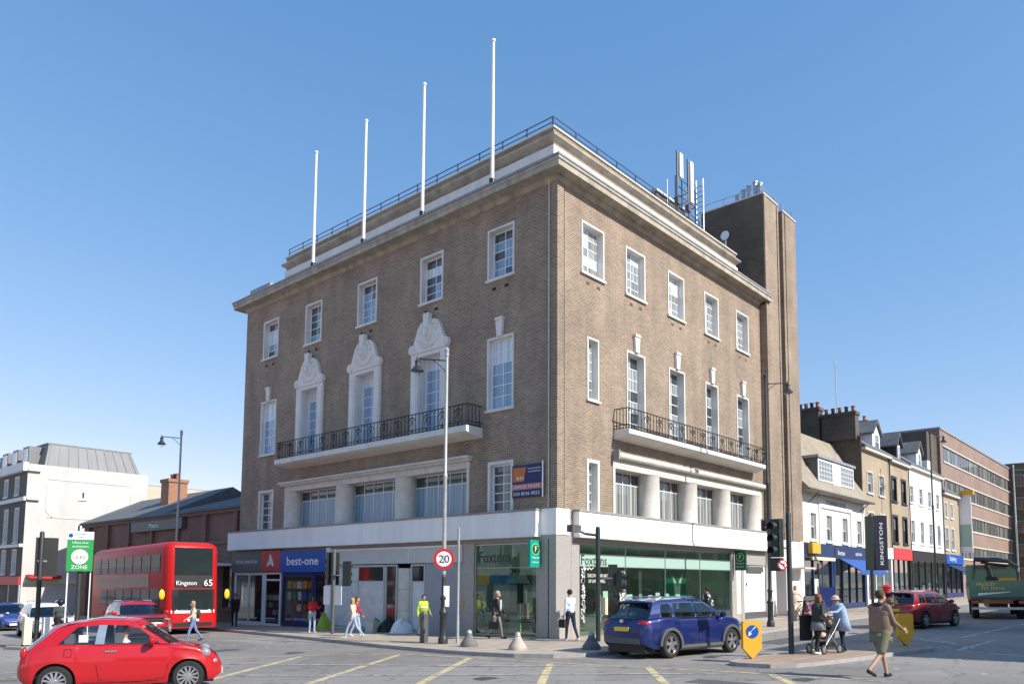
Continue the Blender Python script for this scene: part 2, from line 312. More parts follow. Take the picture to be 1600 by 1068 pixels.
# ================================================================== ground
def sheet(name, mat, zf, xs, ys, kind='structure'):
    m = MB()
    vs_ = [(x, y, zf(x, y)) for y in ys for x in xs]; n = len(xs)
    m.add(vs_, [(j*n+i, j*n+i+1, (j+1)*n+i+1, (j+1)*n+i) for j in range(len(ys)-1) for i in range(n-1)])
    return tag(m.build(name, mat), None, None, kind=kind)
sheet('road', 'asphalt', road, [-600, -60, 0, 60, 200, 600], [-600, -60, 0, 60, 200, 600])
KERB = [(-1.4,95),(-1.8,60),(-2.4,30),(-3.33,19.2),(-4.1,13),(-4.82,8),(-5.65,3),(-5.97,-.6),(-5.93,-1.8),(-5.72,-3.1),(-5.2,-4.15),(-4.43,-4.65),(-3.18,-4.86),(0,-4.8),(8.2,-4.6),(16.5,-4.3),(25.5,-4.3),(60,-4.3),(200,-4.3)]
INN = [(4,95),(4,60),(4,30),(4,19),(4,13),(4,8),(4,4),(4,4),(4,4),(4,4),(4,4),(4,4),(4,4),(5,4),(8.2,4),(16.5,4),(25.5,4),(60,4),(200,4)]
def kerbed(name, kerb, inn, mat):
    m = MB(); n = len(kerb)
    def off(i, d):
        a, b = Vector(kerb[max(i-1, 0)]), Vector(kerb[min(i+1, n-1)]); t = (b-a).normalized(); nn = Vector((-t.y, t.x))
        if nn.dot(Vector(inn[i])-Vector(kerb[i])) < 0: nn = -nn
        return (kerb[i][0]+nn.x*d, kerb[i][1]+nn.y*d)
    P = [off(i, .17) for i in range(n)]
    for i in range(n-1):
        for k in range(3):
            q = [tuple(Vector(P[j]).lerp(Vector(inn[j]), t)) for j, t in ((i, k/3), (i+1, k/3), (i+1, (k+1)/3), (i, (k+1)/3))]
            m.quad(*[(x, y, pave(x, y)) for x, y in q])
    o = tag(m.build(name, mat), None, None, kind='structure')
    kb = MB()
    for i in range(n-1):
        L_ = (Vector(kerb[i+1])-Vector(kerb[i])).length; c = max(1, int(L_/1.0)) if L_ < 40 else 6
        for k in range(c):
            a, b = k/c, (k+1)/c-.006/max(L_, .1)
            q = [tuple(Vector(kerb[i]).lerp(Vector(kerb[i+1]), a)), tuple(Vector(kerb[i]).lerp(Vector(kerb[i+1]), b)), tuple(Vector(P[i]).lerp(Vector(P[i+1]), b)), tuple(Vector(P[i]).lerp(Vector(P[i+1]), a))]
            kb.hexa([(x, y, road(x, y)-.05) for x, y in q]+[(x, y, pave(x, y)+.006) for x, y in q])
    k_ = kb.build('kerb', 'kerb_stone', o); k_['kind'] = 'stuff'
    return o
kerbed('pavement', KERB, INN, 'paving')
def island(name, poly, mat):
    cx = sum(p[0] for p in poly)/len(poly); cy = sum(p[1] for p in poly)/len(poly); n = len(poly)
    ins = [(x+(cx-x)*min(.3, .16/max(.2, sqrt((x-cx)**2+(y-cy)**2))*1.2), y+(cy-y)*min(.3, .16/max(.2, sqrt((x-cx)**2+(y-cy)**2))*1.2)) for x, y in poly]
    k = MB(); t = MB()
    for i in range(n):
        j = (i+1) % n; q = [poly[i], poly[j], ins[j], ins[i]]
        k.hexa([(x, y, road(x, y)-.05) for x, y in q]+[(x, y, road(x, y)+.1) for x, y in q])
    t.add([(x, y, road(x, y)+.096) for x, y in ins], [tuple(range(n))])
    o = tag(t.build(name, mat), None, None, kind='structure'); tag(k.build('kerb', 'kerb_stone', o), None, None, kind='stuff'); return o
island('traffic_island', [(-4.25,-9.35),(-4.2,-10.2),(-3.7,-10.65),(-2.3,-11.0),(1.1,-11.6),(2.9,-12.1),(3.7,-11.9),(4.5,-10.9),(4.2,-10.3),(.5,-9.2),(-3.2,-8.9),(-4.0,-9.0)], 'island_paving')
island('refuge_island', [(-13.9,13.6),(-13.4,11.9),(-12.8,10.7),(-12.1,10.6),(-11.8,11.6),(-12.2,13.6),(-12.7,14.6),(-13.5,14.7)], 'paving')
# opposite pavement, right of the view
sheet('far_pavement', 'paving', lambda x, y: pave(x, y), [4, 30, 60, 200], [-30, -20, -18.2])
def line(m, a, b, w, z=.004):
    a, b = Vector(a), Vector(b); L_ = (b-a).length; n = max(1, int(L_/2)); t = (b-a)/L_; p = Vector((-t.y, t.x))*w/2
    for i in range(n):
        q0, q1 = a+t*L_*i/n, a+t*L_*(i+1)/n
        m.quad(*[(v.x, v.y, road(v.x, v.y)+z) for v in (q0-p, q1-p, q1+p, q0+p)])
ym = MB()
for a, b in [((-13.,-3.8),(-7.01,.45)),((-11.54,-5.71),(-6.5,-2.11)),((-9.98,-7.75),(-6.46,-5.09)),((-8.41,-9.8),(-5.64,-7.6)),((-13.97,-1.38),(-9.24,2.38)),((-6.9,-11.9),(-5.4,-10.7)),((-16.6,1.2),(-12.2,4.7))]: line(ym, a, b, .19)
for a, b in [((-16.84,2.82),(-11.2,3.64)),((-11.2,3.64),(-9.11,2.58)),((-9.11,2.58),(-6.9,.7)),((-6.9,.7),(-6.55,-2.2)),((-6.55,-2.2),(-6.19,-5.74)),((-6.19,-5.74),(-5.51,-9.77)),((-5.51,-9.77),(-5.4,-13.2))]: line(ym, a, b, .13, .008)
tag(ym.build('box_junction_marking', 'yellow_worn', norm=False), None, None, kind='structure')
wm = MB()
for a, b in [((8.0,-10.9),(4.6,-12.85)),((3.64,-12.6),(8.04,-12.75)),((3.64,-12.6),(2.54,-14.6)),((12.25,-9.9),(11.1,-13.2)),((7.5,-10.6),(5.4,-12.5)),((9,-11.6),(16,-11.9)),((18,-12),(25,-12.2)),((-8.5,9.05),(-6.6,8.5)),((-8.3,12.5),(-7.4,20)),((-7.2,22),(-6.5,30)),((27,-12.2),(34,-12.3))]: line(wm, a, b, .11)
for a, b in [((-11.98,2.1),(-9.46,-1.89)),((-9.46,-1.89),(-5.76,-7.5)),((-13.39,-.67),(-10.99,-3.84)),((-10.99,-3.84),(-5.8,-10)),((-16.5,4.15),(-15.75,3.88))]: line(wm, a, b, .10, .012)
for i in range(14):
    for r in (0, 1):   # rows of crossing studs at both arms
        x, y = -6.1-.62*i-.2*r, 8.0-.25*i+1.9*r-.6
        if i < 11: line(wm, (x, y), (x+.12, y-.02), .12)
        x, y = -.6-.35*i*0+1.1*r-2.0*(1-r)*0-.8, -12.0-.62*i
        line(wm, (x-1.2+2.3*r, y), (x-1.08+2.3*r, y), .12)
tag(wm.build('white_marking', 'white_worn', norm=False), None, None, kind='structure')
# repair patches and iron covers in the carriageway
M('asphalt_patch', (.10,.10,.102), .85, .2, 6); M('iron_cover', (.07,.068,.066), .6, .2, 20)
for x0, x1, y0, y1 in [(-10.5,-8.9,6.2,7.1),(3,7.5,-7.4,-6.3),(-7.9,-7.2,-12.8,-9.9)]:
    sheet('asphalt_patch', 'asphalt_patch', lambda x, y: road(x, y)+.003, [x0, x1], [y0, y1])
for x, y in [(-8.6,3.7),(-6.0,-11.8),(-2.2,-7.6),(9.5,-7.7),(-10,-6.2)]:
    tag(MB().lathe([(.001,.0),(.3,.0),(.3,.004)], n=18, cap=False).build('manhole_cover', 'iron_cover', None, loc=(x, y, road(x, y)+.002)), None, None, kind='structure')
# ================================================================== the corner building
B = thing('corner_building', 'four-storey brown brick corner building with white fascia, balconies and stair tower', 'building', (0,0,0))
LY, RX = 23.6, 18.35
TL = [(20.05,21.65),(15.85,17.38),(11.2,12.75),(6.48,8.02),(2.2,3.72)]
TR = [(1.58,3.14),(4.75,6.3),(8.26,9.77),(11.78,13.27),(15.25,16.76)]
FW = [16.69, 11.95, 7.24]
hl = [(a+.03,b-.03,14.72,16.86) for a, b in TL]+[(20.05,21.6,9.2,12.2),(2.22,3.66,9.2,12.2),(20.05,21.55,4.7,7.13),(2.2,3.57,4.7,7.0),(4.72,18.84,4.7,6.95)]+[(c-.76,c+.76,8.5,12.25) for c in FW]
hr = [(a+.03,b-.03,14.72,16.8) for a, b in TR]+[(1.97,2.72,9.52,12.04)]+[(a,b,8.5,12.14) for a, b in [(4.79,6.2),(8.27,9.69),(11.76,13.06),(15.18,16.59)]]+[(1.91,2.73,4.7,7.04),(3.75,17.92,4.7,6.95)]
MB(MAPL).wall(0, LY, 3.72, 17.95, hl).build('brick_wall', 'brick_main', B)
MB(MAPR).wall(0, RX, 3.72, 17.95, hr).build('brick_wall', 'brick_main', B)
MB().quad((0,LY,0),(RX,LY,0),(RX,LY,17.95),(0,LY,17.95)).quad((RX,0,3.7),(RX,LY,3.7),(RX,LY,17.95),(RX,0,17.95)).build('rear_wall', 'brick_main', B)
MB(MAPR).box(0,.40,.0,.05,4.96,17.86).build('corner_pilaster', 'brick_main', B)
MB(MAPR).box(.405,.49,-.0,.012,4.96,17.86).build('corner_groove', 'interior_dark', B)
MB().tube([(-.04,.34,4.9),(-.04,.34,17.9)], .026).build('downpipe', 'stone', B)
# window rows
rnd = random.Random(3)
def pmtop(i, j): return 'room_dark' if j >= 3 else ('net_white' if (i == 0 or j % 2) else 'net_sky_tint')
def pmR(i, j): return rnd.choice(['net_right','net_right','blind_grey','net_white'])
for a, b in TL:
    window(B, MAPL, a, b, 14.7, 16.88, 2, 5, (lambda q: (lambda i, j: 'room_dark' if j == 4 else ('net_white' if j >= q else rnd.choice(['net_sky_tint','blind_blue','net_sky_tint','room_dark']))))(rnd.randrange(2,5)), depth=.3, sur=.09)
for a, b in TR: window(B, MAPR, a, b, 14.68, 16.82, 2, 5, pmR, depth=.3, sur=.08)
for a, b, c, e in [(20.02,21.64,9.17,12.22),(2.19,3.69,9.17,12.2)]: window(B, MAPL, a, b, c, e, 2, 6, lambda i, j: 'net_white' if j > 3 else rnd.choice(['net_sky_tint','net_sky_tint','blind_blue']), depth=.22, sur=.09)
window(B, MAPR, 1.95, 2.74, 9.5, 12.06, 1, 6, lambda i, j: 'net_right' if j > 1 else 'blind_grey', depth=.3, sur=.07)
for a, b in [(4.77,6.22),(8.25,9.71),(11.74,13.08),(15.16,16.61)]: window(B, MAPR, a, b, 8.5, 12.16, 2, 7, lambda i, j: 'room_dark' if rnd.random() < .5 else 'net_right', depth=.34, sill=False, sur=.08)
for a, b, mp in [(20.03,21.57,MAPL),(2.18,3.59,MAPL)]: window(B, mp, a, b, 4.9, 7.15 if a > 9 else 7.02, 2, 5, lambda i, j: 'room_dark' if i else 'blind_grey', depth=.22, sill=False)
window(B, MAPR, 1.89, 2.75, 4.9, 7.06, 1, 5, 'blind_grey', depth=.3, sill=False)
# keystones
for u, mp in [(20.83,MAPL),(2.94,MAPL),(5.5,MAPR),(8.98,MAPR),(12.41,MAPR),(15.88,MAPR)]:
    m = MB(mp); m.prism([(u-.13,12.17),(u+.13,12.17),(u+.19,12.8),(u+.15,12.95),(u-.15,12.95),(u-.19,12.8)], 0, .13); m.box(u-.21,u+.21,.0,.17,12.86,12.97); m.build('keystone', 'stone_white', B)
# air bricks under the top windows
for a, b in TL:
    for u in ((a+b)/2-.32, (a+b)/2+.38): ubox('air_brick', 'interior_dark', B, u-.11, u+.11, .002, .008, 14.22, 14.34, MAPL)
for a, b in TR:
    for u in ((a+b)/2-.34, (a+b)/2+.4): ubox('air_brick', 'brick_dark', B, u-.11, u+.11, .002, .008, 14.22, 14.34, MAPR)
# the three carved french windows
for c in FW:
    w = window(B, MAPL, c-.78, c+.78, 8.5, 12.3, 2, 7, lambda i, j: 'net_sky_tint' if j < 6 else 'net_white', depth=.42, sur=.06, sill=False, name='french_window')
    m = MB(MAPL)
    for s in (-1, 1):
        u = c+s*.98; m.box(u-.24,u+.24,-.02,.12,8.52,12.42); m.box(u-.15,u+.15,.12,.15,8.9,12.2)
        m.lathe([(.001,0),(.23,0),(.25,.05),(.22,.2),(.12,.2),(.1,.24),(.001,.24)], (c+s*1.1, 0, 12.6), 14, 'y', cap=False)
    m.box(c-.8,c+.8,-.02,.11,12.22,12.42)
    m.prism([(c-1.16,12.4),(c-1.12,12.7),(c-.98,12.9),(c-.86,13.2),(c-.74,13.5),(c-.55,13.72),(c-.36,13.8),(c+.36,13.8),(c+.55,13.72),(c+.74,13.5),(c+.86,13.2),(c+.98,12.9),(c+1.12,12.7),(c+1.16,12.4)], 0, .17)
    m.build('carved_surround', 'stone_white', w)
    k = MB(MAPL)
    k.prism([(c-.14,13.35),(c+.14,13.35),(c+.2,14.05),(c+.08,14.1),(c,14.0),(c-.08,14.1),(c-.2,14.05)], .12, .34)
    k._ball((c, .17, 13.25), .34, 12, 8, (.95,.6,1.25)); k._ball((c, .36, 13.22), .17, 10, 6, (1,.6,1.3))
    for s in (-1, 1):
        for i in range(7):
            t = i/6; k._ball((c+s*(.12+.56*t), .17, 12.95-.42*sin(pi*(1-t)*.5)+.1*(1-t)), .1-.03*t, 8, 5, (1,.9,1))
        k._ball((c+s*.5, .17, 13.4), .13, 8, 5, (1,.8,1.2)); k._ball((c+s*.34, .17, 13.62), .1, 8, 5)
    k.build('carved_crest', 'stone_white', w, smooth=True)
# first-floor colonnades
def colonnade(mp, u0, u1, cols, wins, pmf, nc):
    m = MB(mp); m.box(u0-.06,u1+.06,-.6,.03,6.9,7.3); m.box(u0-.04,u0+.12,-.6,.03,4.9,6.9); m.box(u1-.12,u1+.04,-.6,.03,4.9,6.9); m.build('window_surround', 'stone', B)
    for c in cols:
        k = MB(mp); k.lathe([(.53,4.75),(.53,5.0),(.5,5.04),(.5,6.84),(.54,6.9)], (c, -.3, 0), 24); k.build('column', 'stone', B, smooth=True)
    for a, b in wins: window(B, mp, a, b, 4.85, 6.9, nc, 2, pmf, depth=.56, sur=0, sill=False, rowz=[6.38], bar=.04, fr=.05, name='wide_window')
colonnade(MAPL, 4.72, 18.84, [18.45,13.75,9.15], [(4.86,8.75),(9.55,13.35),(14.15,18.05)], lambda i, j: 'room_dark' if j else ('net_white' if rnd.random() < .12 else 'blind_blue'), 5)
colonnade(MAPR, 3.75, 17.92, [6.9,10.3,13.75,17.3], [(3.9,6.5),(7.3,9.9),(10.7,13.35),(14.15,16.9)], lambda i, j: 'room_dark' if j else 'blind_grey', 4)
MB(MAPL).box(4.5,19.15,.0,.3,7.3,7.4).box(4.55,19.1,0,.2,7.2,7.298).build('hood_mould', 'stone', B)
MB(MAPR).tube([(3.72,.16,7.42),(18.2,.16,7.42)], .14, 14).build('awning_box', 'stone', B, smooth=True)
MB(MAPR).box(3.66,3.76,0,.36,7.22,7.62).box(18.0,18.1,0,.34,7.24,7.6).build('awning_bracket', 'stone_grey', B)
# balconies
def balcony(mp, u0, u1, pr, z0, z1):
    m = MB(mp); m.prism([(0,z0-.12),(pr-.25,z0-.02),(pr,z0+.06),(pr,z1),(0,z1)], u0, u1, 'yz'); b = m.build('balcony', 'stone_white', B)
    r = MB(mp); t = z1+.9
    for z, w in ((t,.03),(z1+.2,.018),(z1+.07,.018)):
        r.box(u0+.05,u1-.05,pr-.1-w,pr-.1+w,z-.015,z+.015)
        for u in (u0+.07, u1-.07): r.box(u-w,u+w,0,pr-.1,z-.015,z+.015)
    r.build('handrail', 'black_iron', b)
    pb = MB().box(-.011,.011,-.011,.011,0,.9).build('baluster', 'black_iron', b); sc = MB()
    for s in (-1, 1):
        sc.tube([(s*.02,0,.1),(s*.14,0,.24),(s*.14,0,.42),(s*.05,0,.55),(s*.1,0,.68),(s*.03,0,.8)], .016, 5); sc.tube([(s*.02,0,.8),(s*.16,0,.72),(s*.2,0,.6)], .014, 5)
    sc.tube([(0,0,.05),(0,0,.88)], .018, 5)
    ps = sc.build('scroll_panel', 'black_iron', b); ps.rotation_euler = (0, 0, 0 if mp is MAPR else pi/2)
    n = int((u1-u0-.2)/.24); first = True; fs = True
    for i in range(n+1):
        u = u0+.1+(u1-u0-.2)*i/n
        if i % 4 == 2:
            o = ps if fs else ps.copy(); fs and None
            if not fs: COL.objects.link(o)
            fs = False
        else:
            o = pb if first else pb.copy()
            if not first: COL.objects.link(o)
            first = False
        o.location = mp(u, pr-.1, z1)
    for u in (u0+.07, u1-.07):
        for k in range(4):
            o = pb.copy(); COL.objects.link(o); o.location = mp(u, .12+(pr-.3)*k/3, z1)
balcony(MAPL, 3.94, 18.46, .95, 8.2, 8.5)
balcony(MAPR, 3.79, 17.05, .78, 8.22, 8.47)
# cornice, lead, parapet: mitred rings round the block
def ring(prof, x0, x1, y0, y1, closed=True):
    m = MB(); n = len(prof)
    vs_ = []
    for d, z in prof: vs_ += [(x0-d,y0-d,z),(x1+d,y0-d,z),(x1+d,y1+d,z),(x0-d,y1+d,z)]
    fs = [(i*4+k, i*4+(k+1) % 4, ((i+1) % n)*4+(k+1) % 4, ((i+1) % n)*4+k) for i in range(n if closed else n-1) for k in range(4)]
    return m.add(vs_, fs)
ring([(.0,17.84),(.07,17.88),(.07,17.96),(.13,18.0),(.13,18.05),(.46,18.1),(.5,18.06),(.58,18.06),(.58,18.26),(.63,18.3),(.63,18.4),(.0,18.4)], 0, 18.15, 0, LY).build('cornice', 'stone_weathered', B)
ring([(.66,18.42),(.66,18.5),(-.1,18.95),(-.95,19.2),(-.95,18.41),(.6,18.41)], 0, 18.15, 0, LY).build('lead_flashing', 'lead', B)
PX0, PX1, PY0, PY1 = .9, 17.3, .9, 21.0
ring([(0,18.6),(0,20.8),(-.3,20.8),(-.3,18.6)], PX0, PX1, PY0, PY1).build('parapet', 'brick_main', B)
ring([(0,19.62),(.07,19.64),(.07,20.02),(0,20.04)], PX0, PX1, PY0, PY1).build('parapet_band', 'stone_white', B)
ring([(0,20.2),(.1,20.26),(.22,20.36),(.22,20.44),(0,20.5)], PX0, PX1, PY0, PY1).build('parapet_mould', 'stone_weathered', B)
ring([(.06,20.8),(.06,20.87),(-.36,20.87),(-.36,20.8)], PX0, PX1, PY0, PY1).build('coping', 'stone', B)
MB().box(1.0,17.2,1.0,23,18.7,19.6).box(0,18.15,21.2,23.4,18.5,19.2).build('flat_roof', 'lead', B)
rr = MB()
for z in (21.12, 21.36):
    rr.tube([(1.0,PY1-.1,z),(1.0,1.0,z)], .024, 6); rr.tube([(1.0,1.0,z),(13.4,1.0,z)], .024, 6)
rr = rr.build('roof_railing', 'rail_blue', B)
for i in range(15): ubox('post', 'rail_blue', rr, .975, 1.025, PY1-.1-i*1.42-.025, PY1-.1-i*1.42+.025, 20.86, 21.38)
for i in range(9): ubox('post', 'rail_blue', rr, 1.0+i*1.53, 1.05+i*1.53, .975, 1.025, 20.86, 21.38)
for y in (12.6, 7.9): MB().box(1.3,2.1,y-.45,y+.45,20.3,21.05).box(1.25,2.15,y-.5,y+.5,21.05,21.12).build('roof_light', 'lead', B)
# stair tower
TW = dict(x0=18.35, x1=22.95, y0=-.35, y1=3.6, z=24.45)
g0 = 0
m = MB(); m.box(18.35,20.3,-.35,3.6,4.6,24.45); m.box(21.0,22.95,-.35,3.6,4.6,24.38); m.box(20.3,21.0,.25,3.6,4.6,24.0); m.build('stair_tower', 'brick_main', B)
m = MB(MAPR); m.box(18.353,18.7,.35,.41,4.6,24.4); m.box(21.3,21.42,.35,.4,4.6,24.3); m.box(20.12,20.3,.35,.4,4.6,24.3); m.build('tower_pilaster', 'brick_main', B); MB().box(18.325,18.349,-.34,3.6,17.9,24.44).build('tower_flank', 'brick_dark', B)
MB(MAPR).box(18.72,18.79,.35,.358,4.6,24.4).box(21.43,21.5,.35,.358,4.6,24.3).build('tower_groove', 'interior_dark', B)
MB().box(18.3,20.34,-.4,3.65,24.45,24.53).box(20.96,23.0,-.4,3.65,24.38,24.46).build('tower_coping', 'stone', B)
for z in range(6, 23, 3): ubox('slot_window', 'room_dark', B, 20.32, 20.98, .23, .248, z, z+2.2)
MB().tube([(20.42,.12,4.6),(20.42,.12,22.8)], .05).build('downpipe', 'window_white', B)
tr = MB()
tr.tube([(18.5,3.4,25.0),(18.5,-.2,25.0),(22.8,-.2,24.95)], .025, 6)
tr = tr.build('tower_railing', 'steel', B)
for x, y in [(18.5,3.4),(18.5,2.2),(18.5,1.2),(18.5,.5),(18.5,-.2),(20.2,-.2),(21.2,-.2),(22.8,-.2)]: ubox('post', 'steel', tr, x-.025, x+.025, y-.025, y+.025, 24.45, 25.05)
for y, h in [(1.1,.75),(.75,.9),(.35,1.0),(.05,.8),(1.5,.5)]: MB().lathe([(.13,24.5),(.13,24.5+h),(.17,24.52+h),(.17,24.6+h)], (18.9, y, 0), 10).build('vent_pipe', 'steel', B)
MB().lathe([(.28,0),(.25,.06),(.1,.1)], (18.2, 2.0, 22.6), 14, 'x').box(18.3,18.36,1.95,2.05,21.6,22.6).build('satellite_dish', 'white_plain', B)
window(B, lambda u, d, z: (18.35-d, u, z), 2.1, 3.1, 20.8, 22.4, 2, 2, 'room_dark', depth=.05, sur=.08, sm='stone_grey', name='tower_window')
# roof plant
MB().box(11.6,14.6,2.6,6.2,19.6,22.9).build('plant_room', 'brick_grey', B); MB().box(11.5,14.7,2.5,6.3,22.9,23.02).build('plant_room_coping', 'stone', B)
ld = MB()
for y in (2.3, 2.75): ld.tube([(16.2,y,19.8),(16.2,y,25.4)], .03, 6)
for i in range(16): ld.tube([(16.2,2.3,20.2+i*.32),(16.2,2.75,20.2+i*.32)], .022, 5)
for z in (22.4,23.0,23.6,24.2,24.8,25.3): ld.tube([(16.2,2.3,z),(15.85,2.2,z),(15.6,2.5,z),(15.85,2.8,z),(16.2,2.75,z)], .02, 5)
ld.build('access_ladder', 'steel', B)
pr_ = MB()
for z in (23.6,24.1,24.6): pr_.tube([(13.6,2.6,z),(15.8,2.6,z),(15.8,6.1,z)], .03, 5)
pr_ = pr_.build('plant_railing', 'rail_blue', B)
for x, y in [(13.6,2.6),(14.3,2.6),(15.0,2.6),(15.8,2.6),(15.8,4.6),(15.8,6.1)]: ubox('post', 'rail_blue', pr_, x-.03, x+.03, y-.03, y+.03, 21.5, 24.62)
# ------------------------------------------------------------------ ground floor
gf = lambda u: pave(0, u)
M('sign_grey', (.11,.10,.10), .5); M('sign_red', (.55,.03,.03), .45); M('best_blue', (.0,.085,.42), .4); M('shop_navy', (.008,.02,.12), .4); M('vacant_grey', (.56,.58,.55), .6, .05, 2); M('panel_bluegrey', (.34,.355,.39), .6, .06, 2)
for a, b in ((.73,8.6),(8.605,16.5),(16.505,24.3)): MB(MAPL).box(a,b,.0,.33,3.98,4.87).build('fascia_panel', 'fascia_white', B)
MB(MAPL).box(.73,21.4,0,.38,3.88,3.976).box(21.4,24.3,0,.33,3.88,3.976).build('fascia_lip', 'fascia_white', B)
for a, b in ((1.02,7.8),(7.83,18.3)): MB(MAPR).box(a,b,.0,.33,3.98,4.87).build('fascia_panel', 'fascia_white', B)
MB(MAPR).box(1.02,18.3,0,.38,3.88,3.976).build('fascia_lip', 'fascia_white', B)
MB(MAPL).box(.70,24.33,0,.36,4.872,4.95).build('fascia_flashing', 'stone_grey', B); MB(MAPR).box(.98,18.33,0,.36,4.872,4.95).build('fascia_flashing', 'stone_grey', B)
MB().box(-.04,.8,-.04,.8,3.95,4.95).build('corner_block', 'fascia_white', B)
MB().box(-.008,.9,-.008,.9,-.1,3.97).build('corner_pier', 'granite', B)
MB(MAPL).box(.34,.38,.0,.013,0,3.8).build('pier_joint', 'interior_dark', B)
# slabs that close the shops: floor, ceiling, back walls, party walls
M('shop_wall', (.62,.63,.60), .8, .05, 2); M('shop_floor', (.28,.25,.22), .5, .1, 3); M('shop_ceiling', (.75,.75,.73), .8)
MB().box(.12,RX,.12,24.2,3.72,3.86).build('ceiling_slab', 'shop_ceiling', B)
MB().box(-.02,.12,.9,24.2,3.7,3.9).box(.9,RX,-.02,.12,3.7,3.9).build('lintel', 'stone_grey', B)
MB().box(5.6,5.7,5.0,24.2,-.45,3.72).build('shop_back_wall', 'shop_wall', B)
MB().box(5.7,15.2,6.8,6.9,-.2,3.72).build('shop_back_wall', 'shop_wall', B)
MB().box(.12,5.6,18.9,19.0,-.45,3.72).box(.12,5.6,14.25,14.35,-.45,3.72).box(.12,5.6,4.55,4.65,-.3,3.72).box(15.2,15.3,.12,6.8,-.2,3.72).box(.12,5.6,24.1,24.2,-.45,3.72).build('shop_party_wall', 'shop_wall', B)
m = MB()
for a, b in ((4.6,14.3),(14.3,24.1)): m.hexa([(.05,a,-.6),(5.6,a,-.6),(5.6,b,-.6),(.05,b,-.6),(.05,a,gf(a)+.03),(5.6,a,gf(a)+.03),(5.6,b,gf(b)+.03),(.05,b,gf(b)+.03)])
m.box(.05,15.2,.05,6.8,-.3,.08); m.build('shop_floor', 'shop_floor', B)
def glazed(mp, u0, u1, z0, z1, cols, frame, glass='shop_glass', fr=.07, d=.0, heads=None, bar=.05, name='shop_window'):
    f = MB(mp); f.box(u0,u0+fr,d-.08,d,z0,z1); f.box(u1-fr,u1,d-.08,d,z0,z1); f.box(u0+fr,u1-fr,d-.078,d-.002,z0,z0+fr*1.3); f.box(u0+fr,u1-fr,d-.078,d-.002,z1-fr,z1)
    us = [u0+fr+(u1-u0-2*fr)*i/cols for i in range(cols+1)]; zs = [z0+fr*1.3]+list(heads or [])+[z1-fr]
    for u in us[1:-1]: f.box(u-bar/2,u+bar/2,d-.07,d-.004,zs[0],zs[-1])
    for z in zs[1:-1]: f.box(u0+fr,u1-fr,d-.066,d-.006,z-bar/2,z+bar/2)
    w = f.build(name, frame, B)
    for i in range(cols):
        for j in range(len(zs)-1):
            gm = glass(i, j) if callable(glass) else glass
            ubox('pane', gm, w, us[i]+bar/2, us[i+1]-bar/2, d-.045, d-.035, zs[j]+bar/2, zs[j+1]-bar/2, mp)
    return w
# shop with the grey and red sign
MB(MAPL).box(20.9,24.05,.0,.12,2.64,3.7).build('shop_sign', 'sign_grey', B); MB(MAPL).box(18.95,20.89,.0,.13,2.66,3.78).build('shop_sign', 'sign_red', B)
text(B, 'ROYAL KINGSTON', 'white_plain', (-.124, 23.6, 3.12), (0,-1,0), (0,0,1), .17, width=2.3)
m = MB(MAPL)   # the little white emblem on red
for p in ([(20.3,2.95),(20.1,2.95),(19.98,3.2),(20.02,3.42),(20.12,3.2)],[(19.55,2.95),(19.75,2.95),(19.82,3.2),(19.76,3.42),(19.66,3.2)],[(20.08,3.15),(19.92,2.98),(19.76,3.15),(19.84,3.5),(19.92,3.62),(20.0,3.5)]): m.prism(p, .132, .14)
m.build('emblem', 'white_plain', B)
glazed(MAPL, 20.75, 23.95, -.3, 2.62, 2, 'window_white', 'clear_glass', fr=.16, bar=.1); glazed(MAPL, 19.0, 20.7, -.3, 2.62, 1, 'window_white', 'clear_glass', fr=.12, heads=[2.2], bar=.1, name='shop_door')
MB(MAPL).box(18.96,24.1,-.1,.03,-.45,-.3).build('threshold', 'stone_grey', B)
# convenience store
MB(MAPL).box(14.6,18.93,.0,.14,2.6,3.72).build('shop_sign', 'best_blue', B); text(B, 'best-one', 'white_plain', (-.146, 18.3, 2.98), (0,-1,0), (0,0,1), .44, width=2.95, bold=.012)
MB(MAPL).box(14.3,14.6,0,.2,-.2,3.8).build('shop_pier', 'white_paint', B)
glazed(MAPL, 15.9, 18.9, -.2, 2.58, 1, 'shop_navy', 'clear_glass', fr=.2); glazed(MAPL, 14.62, 15.85, -.25, 2.58, 1, 'shop_navy', 'clear_glass', fr=.14, heads=[2.1], name='shop_door')
pr2 = random.Random(11)
cols_ = [(.55,.12,.05),(.7,.65,.55),(.05,.25,.3),(.6,.35,.05),(.75,.75,.72),(.35,.05,.12),(.1,.3,.12),(.08,.1,.4),(.55,.5,.2)]
for i, c in enumerate(cols_): M('print%d' % i, c, .5, .35, 9)
for i in range(5):
    for j in range(4):
        u = 16.2+i*.5; z = -.0+j*.58
        if pr2.random() < .85: ubox('poster', 'print%d' % pr2.randrange(9), B, u, u+.3+.16*pr2.random(), -.13, -.12, z, z+.3+.22*pr2.random(), MAPL)
for s in range(3):   # shelving inside the two left shops
    for u0, u1 in ((14.6,18.7),(19.3,23.8)):
        x = 1.2+s*1.4; sh = MB(); sh.box(x,x+.4,u0+1.2,u1,-.3,1.5+.2*s); sh = sh.build('shelf_unit', 'plastic_grey', B)
        for k in range(4):
            for q in range(7):
                if pr2.random() < .8: ubox('stock', 'print%d' % pr2.randrange(9), sh, x-.06, x+.46, u0+1.25+q*.4, u0+1.25+q*.4+.34, -.2+k*.42, .1+k*.42)
